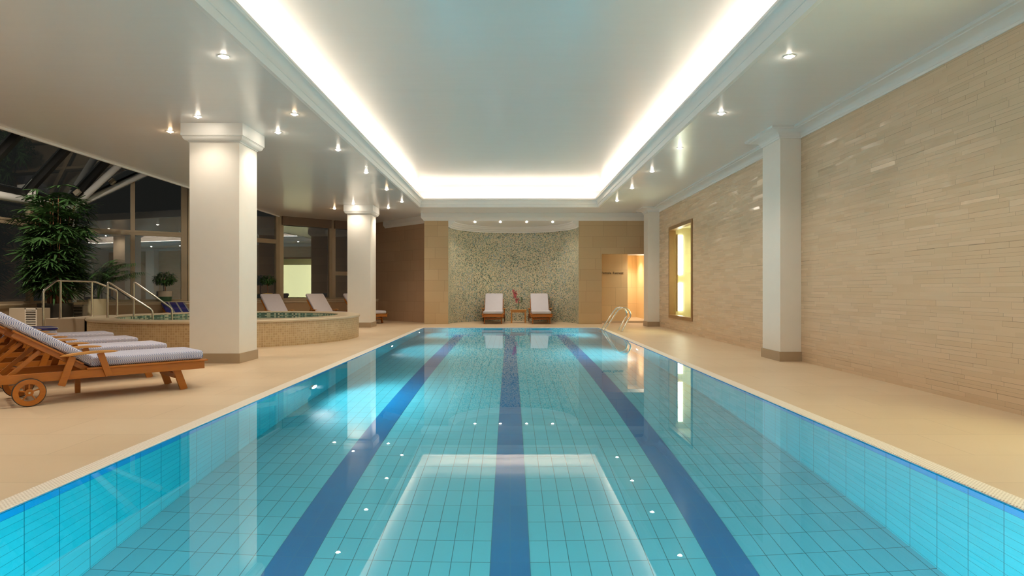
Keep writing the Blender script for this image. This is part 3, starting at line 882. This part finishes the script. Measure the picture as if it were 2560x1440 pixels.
# ------------------------------------------------------------------ hot tub
TC = (-6.45, 14.45); TR = 2.85; TZ = 0.535
tub = empty('hot_tub', (TC[0], TC[1], 0)); tag(tub, 'round raised hot tub clad in small beige mosaic behind the near column', 'hot tub')
def tp(mb, name, mat, **k):
    o = mb.build(name, mat, tub, **k); o.matrix_parent_inverse = Matrix.Translation((-TC[0], -TC[1], 0)); return o
m = MB(); m.lathe([(TR - 0.015, 0), (TR - 0.015, TZ - 0.05)], TC, 96); tp(m, 'outer_wall', M['tub_out'], smooth=True)
m = MB(); m.lathe([(TR - 0.015, TZ - 0.055), (TR + 0.01, TZ - 0.05), (TR + 0.015, TZ - 0.02), (TR, TZ), (TR - 0.5, TZ), (TR - 0.51, TZ - 0.02), (TR - 0.5, TZ - 0.03)], TC, 96); tp(m, 'rim', M['rim'], smooth=True)
m = MB(); m.lathe([(TR - 0.505, TZ - 0.02), (TR - 0.505, 0.05), (TR - 1.2, 0.05), (0.01, 0.05)], TC, 96); tp(m, 'basin', M['tub_mosaic_in'], smooth=True)
m = MB(); m.add([(TC[0] + (TR - 0.506) * math.cos(2 * math.pi * j / 96), TC[1] + (TR - 0.506) * math.sin(2 * math.pi * j / 96), TZ - 0.10) for j in range(96)], [tuple(range(96))])
tag(m.build('tub_water', M['tub_water']), 'water filling the round hot tub', 'water', kind='stuff')
pa = [(TC[0] + (TR + 0.02) * math.cos(R(a_)), TC[1] + (TR + 0.02) * math.sin(R(a_))) for a_ in range(177, 219, 3)]
m = MB(); m.prism([(-9.55, 14.6)] + [(-9.55, 12.72)] + [q for q in reversed(pa)], 0, TZ); tag(m.build('step_platform', M['plat'], bevel=0.01), 'low stone platform beside the hot tub under the handrails', 'platform')

def rail(name, label, pts, posts, r=0.022, fillet=0.06):
    base = empty(name, (pts[0][0], pts[0][1], 0)); tag(base, label, 'handrail', 'steel handrails at the hot tub')
    iv = Matrix.Translation((-pts[0][0], -pts[0][1], 0))
    P = [Vector(p) for p in pts]; out = [P[0]]
    for i in range(1, len(P) - 1):
        a = (P[i - 1] - P[i]); b = (P[i + 1] - P[i]); f = min(fillet, a.length * .4, b.length * .4)
        A = P[i] + a.normalized() * f; B = P[i] + b.normalized() * f
        for t in (0, .25, .5, .75, 1): out.append(A * (1 - t) ** 2 + P[i] * 2 * t * (1 - t) + B * t * t)
    out.append(P[-1])
    m = MB(); m.tube(out, r, 12); o = m.build('rail', M['steel'], base, smooth=True); o.matrix_parent_inverse = iv
    for (x, y, z0, z1) in posts:
        m = MB(); m.tube([(x, y, z0), (x, y, z1)], r, 12); m.lathe([(0.045, z0), (0.045, z0 + 0.008), (0.02, z0 + 0.01)], (x, y), 16)
        o = m.build('post', M['steel'], base, smooth=True); o.matrix_parent_inverse = iv
rail('handrail', 'long steel handrail on four posts at the outer side of the hot tub steps',
     [(-9.2, 12.2, 0), (-9.2, 12.2, 1.10), (-9.3, 12.68, 1.31), (-9.26, 13.8, 1.31), (-8.95, 14.1, 1.11), (-8.95, 14.1, TZ)], [(-9.28, 12.78, TZ, 1.31), (-9.27, 13.72, TZ, 1.31)])
rail('handrail', 'steel handrail sloping down into the hot tub, nearer of the two',
     [(-8.42, 12.95, TZ), (-8.42, 12.95, 1.30), (-7.68, 13.30, 0.68), (-7.68, 13.30, 0.10)], [])
rail('handrail', 'steel handrail sloping down into the hot tub, farther of the two',
     [(-8.28, 13.62, TZ), (-8.28, 13.62, 1.31), (-7.62, 13.95, 0.70), (-7.62, 13.95, 0.10)], [])

# ------------------------------------------------------------------ pool ladder
ld = empty('pool_ladder', (2.7, 16.9, 0)); tag(ld, 'pair of curved steel grab rails of the pool ladder at the far right', 'pool ladder')
iv = Matrix.Translation((-2.7, -16.9, 0))
for y in (16.62, 17.12):
    base = [(2.50, -0.9), (2.50, -0.15), (2.54, 0.05), (2.86, 0.53)]
    pts = [(x, y, z) for x, z in base]
    for i in range(1, 10):
        t = R(150 - i * 18.5)
        pts.append((3.03 + 0.19 * math.cos(t) + 0.01, y, 0.45 + 0.19 * math.sin(t)))
    pts += [(3.17, y, 0.33), (3.0, y, 0.0)]
    m = MB(); m.tube(pts, 0.021, 12); o = m.build('grab_rail', M['chrome'], ld, smooth=True); o.matrix_parent_inverse = iv
    m = MB(); m.lathe([(0.05, 0.001), (0.05, 0.012), (0.022, 0.02)], (3.0, y), 16); o = m.build('flange', M['chrome'], ld, smooth=True); o.matrix_parent_inverse = iv
for z in (-0.3, -0.6):
    m = MB(); m.box((2.43, 16.62, z), (2.52, 17.12, z + 0.025)); o = m.build('tread', M['chrome'], ld); o.matrix_parent_inverse = iv

# ------------------------------------------------------------------ loungers
def rounded_slab(L0, L1, W0, W1, z0, z1, r=0.03):
    # cushion with rounded edges, in local x/y
    m = MB(); nx = 3
    prof = []
    h = (z1 - z0) / 2; zc = (z0 + z1) / 2
    r = min(r, h)
    for i in range(5):
        t = math.pi / 2 * i / 4; prof.append((r - r * math.sin(t), z0 + r - r * math.cos(t)))
    for i in range(5):
        t = math.pi / 2 * i / 4; prof.append((r - r * math.cos(t), z1 - r + r * math.sin(t)))
    def ring(ins, z):
        c = 0.03
        x0, x1, y0, y1 = L0 + ins, L1 - ins, W0 + ins, W1 - ins
        pts = []
        for (cx_, cy_, a0) in ((x1 - c, y1 - c, 0), (x0 + c, y1 - c, 90), (x0 + c, y0 + c, 180), (x1 - c, y0 + c, 270)):
            for j in range(4):
                a = R(a0 + 30 * j); pts.append((cx_ + c * math.cos(a), cy_ + c * math.sin(a), z))
        return pts
    rings = [ring(i, z) for i, z in prof]
    n = len(rings[0]); vs = [v for rg in rings for v in rg]
    fs = [(i * n + j, i * n + (j + 1) % n, (i + 1) * n + (j + 1) % n, (i + 1) * n + j) for i in range(len(rings) - 1) for j in range(n)]
    fs.append(tuple(range(n - 1, -1, -1))); fs.append(tuple((len(rings) - 1) * n + j for j in range(n)))
    m.add(vs, fs)
    return m
def make_lounger(angle, fabric, back_fabric=None, blen=0.80):
    root = empty('sun_lounger')
    T = M['teak']; W = 0.33
    f = MB()
    for s in (-1, 1):
        f.box((-0.42, s * W - 0.02, 0.225), (1.60, s * W + 0.02, 0.31))
        f.box((0.47, s * W - 0.035, 0.31), (1.63, s * W + 0.035, 0.328))
    for x in (-0.42, 0.44, 1.56): f.box((x, -W + 0.02, 0.235), (x + 0.04, W - 0.02, 0.305))
    x = 0.50
    while x < 1.60:
        f.box((x, -W + 0.035, 0.31), (x + 0.055, W - 0.035, 0.326)); x += 0.075
    f.build('frame', T, root, bevel=0.004)
    a = R(angle); px, pz = 0.47, 0.315
    dx, dz = -math.cos(a), math.sin(a)
    nx_, nz_ = math.sin(a), math.cos(a)
    b = MB()
    up = (nx_, 0, nz_)
    def bp(t, y, h=0.0): return (px + dx * t + nx_ * h, y, pz + dz * t + nz_ * h)
    for s in (-1, 1):
        b.bar(bp(-0.02, s * (W - 0.045)), bp(blen - 0.1, s * (W - 0.045)), 0.035, 0.05, up=up)
        b.bar(bp(0.05, s * (W - 0.03), 0.03), bp(blen - 0.08, s * (W - 0.03), 0.03), 0.06, 0.018, up=up)
    t = 0.06
    while t < blen - 0.1:
        b.bar(bp(t, -W + 0.05, 0.028), bp(t, W - 0.05, 0.028), 0.05, 0.016, up=up); t += 0.072
    b.build('backrest_frame', T, root, bevel=0.003)
    pr = MB()
    for s in (-1, 1):
        e = bp(0.42, s * (W - 0.09), -0.03)
        pr.bar(e, (max(-0.36, e[0] - 0.28), s * (W - 0.09), 0.25), 0.028, 0.04)
    ex = max(-0.36, bp(0.42, 0, -0.03)[0] - 0.28)
    pr.bar((ex, -W + 0.03, 0.255), (ex, W - 0.03, 0.255), 0.035, 0.035)
    pr.build('prop', T, root, bevel=0.003)
    for s in (-1, 1):
        am = MB()
        yo = s * (W + 0.045)
        n = 14; L0, L1 = 0.24, 0.74
        vs = []
        for i in range(n + 1):
            t = i / n; x = L0 + (L1 - L0) * t
            wd = 0.046 * min(1, math.sqrt(max(0.02, 1 - abs(2 * t - 1) ** 6)))
            z = 0.463 + 0.022 * t + 0.012 * math.sin(t * math.pi)
            th = 0.011 * min(1.0, math.sqrt(max(0.05, 1 - abs(2 * t - 1) ** 4)))
            vs += [(x, yo - wd, z - th), (x, yo + wd, z - th), (x, yo + wd, z + th), (x, yo - wd, z + th)]
        fs = [(i * 4 + j, i * 4 + (j + 1) % 4, (i + 1) * 4 + (j + 1) % 4, (i + 1) * 4 + j) for i in range(n) for j in range(4)]
        fs += [(3, 2, 1, 0), (n * 4, n * 4 + 1, n * 4 + 2, n * 4 + 3)]
        am.add(vs, fs); am.build('armrest', M['teak_light'], root, bevel=0.004)
        ps = MB(); ps.bar((0.345, yo, 0.455), (0.255, s * (W + 0.03), 0.17), 0.028, 0.062, up=(1, 0, 0)); ps.build('armrest_post', T, root, bevel=0.003)
        ps = MB(); ps.bar((0.58, yo, 0.475), (0.66, s * (W + 0.03), 0.235), 0.028, 0.06, up=(1, 0, 0)); ps.build('armrest_post', T, root, bevel=0.003)
        lg = MB(); lg.bar((1.30, s * (W - 0.045), 0.30), (1.40, s * (W - 0.045), 0.0), 0.035, 0.075, up=(1, 0, 0)); lg.build('leg', T, root, bevel=0.003)
        # wheel
        wh = MB(); yw = s * (W + 0.045); r0 = 0.132
        n = 40
        def ringpts(r, y): return [(r * math.cos(2 * math.pi * j / n), y, 0.135 + r * math.sin(2 * math.pi * j / n)) for j in range(n)]
        rs = [ringpts(0.082, yw - 0.014), ringpts(0.128, yw - 0.014), ringpts(0.128, yw + 0.014), ringpts(0.082, yw + 0.014)]
        vs = [v for q in rs for v in q]
        fs = [(i * n + j, i * n + (j + 1) % n, ((i + 1) % 4) * n + (j + 1) % n, ((i + 1) % 4) * n + j) for i in range(4) for j in range(n)]
        wh.add(vs, fs)
        wh.tube([(0, yw - 0.018, 0.135), (0, yw + 0.018, 0.135)], 0.034, 16)
        for k in range(5):
            an = R(90 + 72 * k); wh.bar((0.03 * math.cos(an), yw, 0.135 + 0.03 * math.sin(an)), (0.086 * math.cos(an), yw, 0.135 + 0.086 * math.sin(an)), 0.012, 0.018, up=(0, 1, 0))
        wo = wh.build('wheel', T, root, bevel=0.002)
        ty = MB(); rs = [ringpts(0.127, yw - 0.012), ringpts(0.135, yw - 0.009), ringpts(0.135, yw + 0.009), ringpts(0.127, yw + 0.012)]
        ty.add([v for q in rs for v in q], [(i * n + j, i * n + (j + 1) % n, ((i + 1) % 4) * n + (j + 1) % n, ((i + 1) % 4) * n + j) for i in range(4) for j in range(n)])
        ty.build('tyre', M['rubber'], wo, smooth=True)
        ty = MB(); ty.tube([(0, yw - 0.024, 0.135), (0, yw + 0.024, 0.135)], 0.010, 10); ty.build('axle_cap', M['steel'], wo, smooth=True)
    lg = MB(); lg.box((0.47, W - 0.085, 0.0), (0.52, W - 0.05, 0.25)); lg.build('leg', T, root, bevel=0.003)
    ax = MB(); ax.tube([(0, -W - 0.03, 0.135), (0, W + 0.03, 0.135)], 0.012, 10); ax.bar((0, -W + 0.01, 0.24), (0, -W + 0.01, 0.11), 0.03, 0.06); ax.bar((0, W - 0.01, 0.24), (0, W - 0.01, 0.11), 0.03, 0.06)
    ax.build('axle', T, root)
    cb = MB(); cb.bar((1.33, -W + 0.05, 0.16), (1.33, W - 0.05, 0.16), 0.05, 0.05); cb.build('leg_brace', T, root)
    c = rounded_slab(0.50, 1.60, -0.32, 0.32, 0.329, 0.430); c.build('seat_cushion', fabric, root, smooth=True)
    c = rounded_slab(-0.02, blen + 0.12, -0.31, 0.31, 0.045, 0.135)
    mt = Matrix(((dx, 0, nx_, px), (0, 1, 0, 0), (dz, 0, nz_, pz), (0, 0, 0, 1)))
    c.v = [tuple(mt @ Vector(v)) for v in c.v]
    c.build('back_cushion', back_fabric or fabric, root, smooth=True)
    return root
LG1 = 'teak loungers in a row left of the near column'
lab1 = ['nearest teak sun lounger with blue-white herringbone cushions and a spoked wooden wheel', 'second teak sun lounger from the front, between the nearest and third loungers',
        'third teak sun lounger from the front in the left row', 'fourth teak sun lounger in the left row, in front of the blue towel']
ux, uy = math.cos(R(44.6)), math.sin(R(44.6))
proto_l = make_lounger(33, M['weave'])
for i, (pp, al) in enumerate(((0, 0), (1.34, 0.0), (2.72, 0.0), (4.15, 0.0))):
    o = proto_l if i == 0 else copy_tree(proto_l)
    o.location = (-4.88 - uy * pp + ux * al, 6.21 + ux * pp + uy * al, 0)
    o.rotation_euler = (0, 0, R(44.6))
    tag(o, lab1[i], 'sun lounger', LG1)
o = make_lounger(24, M['weave'], M['weave'])
o.location = (-4.88 - uy * 5.55 - ux * 0.55, 6.21 + ux * 5.55 - uy * 0.55, 0); o.rotation_euler = (0, 0, R(44.6))
tag(o, 'farthest teak lounger of the left row with a blue plaid towel on it', 'sun lounger', LG1)
tw = rounded_slab(0.64, 1.62, -0.33, 0.33, 0.432, 0.478, 0.02).build('towel', M['plaid'], None, smooth=True)
tw.location = o.location; tw.rotation_euler = o.rotation_euler
tag(tw, 'blue plaid towel lying flat on the farthest left-row lounger', 'towel')

proto2 = make_lounger(40, M['lilac'])
LG2 = 'loungers with plain grey-lilac cushions'
spots = [((-0.57, 21.9, 0), R(-90), 'lounger in front of the mosaic niche, left of the small table'),
         ((1.03, 21.9, 0), R(-90), 'lounger in front of the mosaic niche, right of the small table'),
         ((-7.52, 19.55, 0), R(-46), 'grey-lilac lounger behind the hot tub, leftmost of three below the windows'),
         ((-6.42, 20.55, 0), R(-46), 'grey-lilac lounger behind the hot tub, middle of three below the windows'),
         ((-5.48, 21.65, 0), R(-46), 'grey-lilac lounger partly behind the far column, rightmost of three')]
for i, (lc, rz, lab) in enumerate(spots):
    o = proto2 if i == 0 else copy_tree(proto2)
    o.location = lc; o.rotation_euler = (0, 0, rz); tag(o, lab, 'sun lounger', LG2)
o = make_lounger(24, M['weave'], M['plaid'], 0.72)
o.location = (-9.68, 17.9, 0); o.rotation_euler = (0, 0, R(-47)); tag(o, 'lounger behind the hot tub with a dark blue striped plaid back towel', 'sun lounger', 'lounger with plaid back')

# side table with vase and orchid in the niche
tb = empty('side_table', (0.28, 21.1, 0)); tag(tb, 'small square wooden side table between the two niche loungers', 'side table')
m = MB(); m.box((-0.28, -0.22, 0.425), (0.28, 0.22, 0.45)); m.build('tabletop', M['teak_light'], tb, bevel=0.005)
m = MB(); m.box((-0.24, -0.18, 0.36), (0.24, -0.155, 0.425)); m.box((-0.24, 0.155, 0.36), (0.24, 0.18, 0.425)); m.box((-0.24, -0.18, 0.36), (-0.215, 0.18, 0.425)); m.box((0.215, -0.18, 0.36), (0.24, 0.18, 0.425)); m.build('apron', M['teak_light'], tb)
for sx in (-1, 1):
    for sy in (-1, 1):
        m = MB(); m.box((sx * 0.235 - 0.025, sy * 0.175 - 0.025, 0), (sx * 0.235 + 0.025, sy * 0.175 + 0.025, 0.425)); m.build('leg', M['teak_light'], tb, bevel=0.003)
vs_ = empty('flower_vase', (0.27, 21.1, 0.45)); tag(vs_, 'clear glass vase with a drooping pink flower spike on the side table', 'vase')
m = MB(); m.lathe([(0.001, 0.004), (0.035, 0.004), (0.04, 0.02), (0.038, 0.16), (0.045, 0.20)], n=20); m.build('glass', M['vase_glass'], vs_, smooth=True)
m = MB()
st = [(0, 0, 0.02), (0.01, 0, 0.2), (-0.02, 0, 0.42), (-0.1, 0, 0.62), (-0.14, 0.0, 0.66)]
m.tube(st, 0.006, 8); m.tube([(0, 0, 0.05), (0.05, 0, 0.25), (0.12, 0, 0.38)], 0.005, 8); m.tube([(0, 0, 0.05), (0.02, 0, 0.3), (0.05, 0, 0.36)], 0.005, 8)
m.build('stem', M['leaf2'], vs_, smooth=True)
def blob_leaf(m, p, d, L, w, mi=0):
    p = Vector(p); d = Vector(d).normalized(); s = d.cross(Vector((0, 0, 1)))
    if s.length < 1e-3: s = Vector((1, 0, 0))
    s.normalize(); u = s.cross(d)
    q = p + d * L
    mid = p + d * L * .45 + u * w * 0.2
    m.add([p, mid + s * w * .5, q, mid - s * w * .5], [(0, 1, 2, 3)], mi)
rnd = random.Random(3)
m = MB()
for i in range(46):
    t = rnd.random(); c = Vector((-0.02 - 0.13 * t + rnd.uniform(-.03, .03), rnd.uniform(-.05, .05), 0.24 + 0.42 * t))
    rr = 0.075 * (1 - 0.5 * t); c += Vector((rnd.uniform(-rr, rr), rnd.uniform(-rr, rr), 0))
    for k in range(5):
        a = 2 * math.pi * k / 5 + i; blob_leaf(m, c, (math.cos(a), rnd.uniform(-.6, .2), math.sin(a)), 0.045, 0.035)
m.build('blossom', M['petal'], vs_)
m = MB()
for i in range(26):
    a = rnd.uniform(-0.4, 1.4); c = Vector((0.03 + rnd.uniform(0, .1), rnd.uniform(-.04, .04), 0.2 + rnd.uniform(0, .18)))
    blob_leaf(m, c, (math.cos(a), rnd.uniform(-.5, .5), math.sin(a)), 0.1, 0.03)
m.build('foliage', M['leaf2'], vs_)

# ------------------------------------------------------------------ plants
def leaflet(m, base, d, up, L, w, droop):
    base = Vector(base); d = Vector(d).normalized(); up = Vector(up)
    s = d.cross(up)
    if s.length < 1e-3: s = Vector((1, 0, 0))
    s.normalize()
    pts = []
    prof = [(0.0, 0.25), (0.25, 0.9), (0.6, 1.0), (0.88, 0.6), (1.0, 0.05)]
    vs = []
    for t, k in prof:
        c = base + d * L * t + Vector((0, 0, -droop * L * t * t))
        vs += [c - s * w * k * .5 + Vector((0, 0, 0.15 * w * k)), c, c + s * w * k * .5 + Vector((0, 0, 0.15 * w * k))]
    fs = []
    for i in range(len(prof) - 1):
        for j in (0, 1):
            fs.append((i * 3 + j, i * 3 + j + 1, (i + 1) * 3 + j + 1, (i + 1) * 3 + j))
    m.add(vs, fs)
def fan(m, c, axis, rad, rnd, n=9, spread=120):
    axis = Vector(axis).normalized()
    up = Vector((0, 0, 1)); side = axis.cross(up)
    if side.length < 1e-2: side = Vector((1, 0, 0))
    side.normalize(); up2 = side.cross(axis).normalized()
    tilt = rnd.uniform(-0.5, 0.5); nrm = (up2 + side * tilt).normalized(); sd = axis.cross(nrm).normalized()
    for i in range(n):
        a = R(-spread + 2 * spread * i / (n - 1)) + rnd.uniform(-.06, .06)
        d = axis * math.cos(a) + sd * math.sin(a)
        L = rad * (0.75 + 0.25 * math.cos(a)) * rnd.uniform(.85, 1.1)
        leaflet(m, c, d, nrm, L, rad * 0.115, rnd.uniform(.05, .35))

def pot(prof, mat, root, name='pot'):
    m = MB(); m.lathe(prof, n=40); m.build(name, mat, root, smooth=True)
# big rhapis palm
rnd = random.Random(11)
pl = empty('potted_palm', (-10.98, 14.95, 0)); tag(pl, 'tall dense fan palm on reddish canes in a dark round planter by the left windows', 'potted palm')
pot([(0.01, 0.0), (0.30, 0.0), (0.34, 0.06), (0.36, 0.80), (0.33, 0.80), (0.32, 0.74)], M['dark_pot'], pl)
m = MB(); m.lathe([(0.33, 0.745), (0.01, 0.76)], n=32); m.build('soil', M['soil'], pl)
fo = MB()
for i in range(26):
    a = rnd.uniform(0, 2 * math.pi); r = rnd.uniform(0.02, 0.26)
    b = Vector((r * math.cos(a), r * math.sin(a), 0.74))
    H = rnd.choice([rnd.uniform(1.0, 1.9), rnd.uniform(1.9, 2.9), rnd.uniform(2.2, 2.95)])
    lean = Vector((math.cos(a) * rnd.uniform(.1, .34), math.sin(a) * rnd.uniform(.1, .3), 0)) * (H / 2.2)
    top = b + Vector((lean.x, lean.y, H - 0.3))
    mid = b + Vector((lean.x * .35, lean.y * .35, (H - 0.3) * .5))
    m = MB(); m.tube([b, mid, top], [0.017, 0.014, 0.009], 7); m.build('cane', M['cane'], pl, smooth=True)
    nf = int(7 + H * 5.0)
    for k in range(nf):
        t = rnd.uniform(0.18, 1.05)
        c = b.lerp(mid, t * 2) if t < .5 else mid.lerp(top, (t - .5) * 2)
        an = rnd.uniform(0, 2 * math.pi); el = rnd.uniform(-0.25, 0.75)
        d = Vector((math.cos(an) * math.cos(el), math.sin(an) * math.cos(el), math.sin(el)))
        e = c + d * rnd.uniform(.16, .40)
        if e.x + 0.25 * d.x < -0.86: d.x = abs(d.x); e.x = c.x + abs(e.x - c.x)
        fo.tube([c, e], 0.004, 4, caps=False)
        fan(fo, e, d + Vector((0, 0, -0.25)), rnd.uniform(.30, .50), rnd, rnd.choice([8, 9, 10]))
for v_i, v in enumerate(fo.v):
    if v[0] < -0.93: fo.v[v_i] = (-0.93 + 0.1 * (v[0] + 0.93), v[1], v[2])
    if v[2] > 3.1 : pass
fo.build('foliage', M['leaf'], pl)
# kentia palm in beige pot
pk = empty('potted_palm', (-10.22, 15.35, 0)); tag(pk, 'slender feather palm with arching fronds in a tall beige tapered planter', 'potted palm')
pot([(0.01, 0.0), (0.225, 0.0), (0.24, 0.03), (0.205, 0.90), (0.185, 0.90), (0.18, 0.84)], M['beige_pot'], pk)
m = MB(); m.lathe([(0.19, 0.85), (0.01, 0.86)], n=32); m.build('soil', M['soil'], pk)
fo = MB(); rnd = random.Random(5)
for i in range(13):
    an = rnd.uniform(-1.5, 2.2) if i < 9 else rnd.uniform(0, 6.3)
    if i == 0: an = -0.15
    if i == 1: an = 0.1
    reach = rnd.uniform(.3, .85); H = rnd.uniform(.7, 1.35)
    if i < 2: reach, H = 1.05, (1.1 if i == 0 else 0.85)
    pts = []
    for k in range(9):
        t = k / 8.0
        pts.append(Vector((math.cos(an) * reach * t ** 1.6, math.sin(an) * reach * t ** 1.6, 0.86 + H * (1.25 * t - 0.42 * t * t * t))))
    fo.tube(pts, [0.008 - 0.0007 * k for k in range(9)], 5, caps=False)
    for k in range(22):
        t = 0.35 + 0.65 * k / 21.0; q = t * 8; j = min(7, int(q)); c = pts[j].lerp(pts[j + 1], q - j); dd = (pts[j + 1] - pts[j]).normalized()
        for s in (-1, 1):
            sd = dd.cross(Vector((0, 0, 1))).normalized() * s
            leaflet(fo, c, dd * .7 + sd + Vector((0, 0, .15)), (0, 0, 1), 0.30 * (1 - 0.6 * abs(t - .6)), 0.020, 0.55)
fo.build('foliage', M['leaf'], pk)
# ficus ball trees on the sill
def ficus(loc, lab, s=1.0, gold=False):
    r = empty('ficus_tree', loc); tag(r, lab, 'potted tree', 'little ball trees on the window sill')
    if gold: pot([(0.01, 0), (0.10, 0), (0.135, 0.12), (0.14, 0.20), (0.12, 0.20), (0.11, 0.17)], M['pot_green'], r); pot([(0.141, 0.185), (0.16, 0.20), (0.155, 0.225), (0.11, 0.225), (0.01, 0.21)], M['gold'], r, 'pot_rim')
    else: pot([(0.01, 0), (0.16, 0.0), (0.175, 0.03), (0.18, 0.14)], M['pot_green'], r); pot([(0.182, 0.14), (0.186, 0.145), (0.186, 0.30), (0.17, 0.30), (0.16, 0.26), (0.01, 0.27)], M['pot_cream'], r, 'pot_band')
    m = MB(); m.tube([(0, 0, 0.2), (0.012, 0, 0.36), (-0.008, 0, 0.5), (0, 0, 0.66)], [0.016, 0.013, 0.012, 0.01], 8)
    for k in range(6):
        a = k * 1.05; m.tube([(0, 0, 0.48), (0.13 * math.cos(a), 0.13 * math.sin(a), 0.62)], 0.006, 5)
    m.build('trunk', M['cane'], r, smooth=True)
    rd = random.Random(9); fo = MB()
    for i in range(430):
        v = Vector((rd.gauss(0, 1), rd.gauss(0, 1), rd.gauss(0, 1))).normalized() * rd.uniform(.55, 1.0)
        c = Vector((v.x * 0.33 * s, v.y * 0.26 * s, 0.68 + v.z * 0.16 * s))
        leaflet(fo, c, v + Vector((rd.uniform(-.6, .6), rd.uniform(-.6, .6), rd.uniform(-.9, .2))), (0, 0, 1), rd.uniform(.05, .085), 0.030, 0.3)
    fo.build('foliage', M['leaf2'], r)
ficus((-10.10, 18.12, SZ), 'small ball ficus in a cream and green pot on the sill behind the handrails')
ficus((-8.08, 20.62, SZ), 'small ball ficus in a gold-rimmed green pot on the sill, right of near column', 0.8, True)

# cream boxes with louvred vents
def vent_box(x0, x1, y0, y1, h, lab):
    r = empty('vent_box', ((x0 + x1) / 2, (y0 + y1) / 2, 0)); tag(r, lab, 'vent box', 'cream boxes with white louvred vents')
    iv = Matrix.Translation((-r.location.x, -r.location.y, 0))
    m = MB(); m.box((x0, y0, 0), (x1, y1, h)); o = m.build('body', M['box_cream'], r, bevel=0.006); o.matrix_parent_inverse = iv
    g = MB(); gx0 = x1 - 0.27; ty = y0 - 0.012
    g.box((gx0, ty, 0.05), (gx0 + 0.025, y0, h)); g.box((x1 - 0.025, ty, 0.05), (x1, y0, h)); g.box((gx0, ty, h - 0.025), (x1, y0, h)); g.box((gx0, ty, 0.05), (x1, y0, 0.075))
    z = 0.09
    while z < h - 0.03:
        g.bar((gx0 + 0.02, ty, z + 0.005), (x1 - 0.02, ty, z + 0.005), 0.022, 0.012, up=(0, 0.5, 1)); z += 0.038
    o = g.build('louvre', M['white_metal'], r); o.matrix_parent_inverse = iv
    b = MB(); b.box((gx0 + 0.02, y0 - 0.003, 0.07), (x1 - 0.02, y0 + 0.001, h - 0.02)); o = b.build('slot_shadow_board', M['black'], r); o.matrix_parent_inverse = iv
vent_box(-11.25, -10.62, 13.9, 14.3, 0.71, 'cream vent box with white louvres left of the dark palm planter')
vent_box(-11.15, -10.75, 15.6, 15.95, 0.74, 'smaller looking cream vent box between the dark planter and the beige planter')
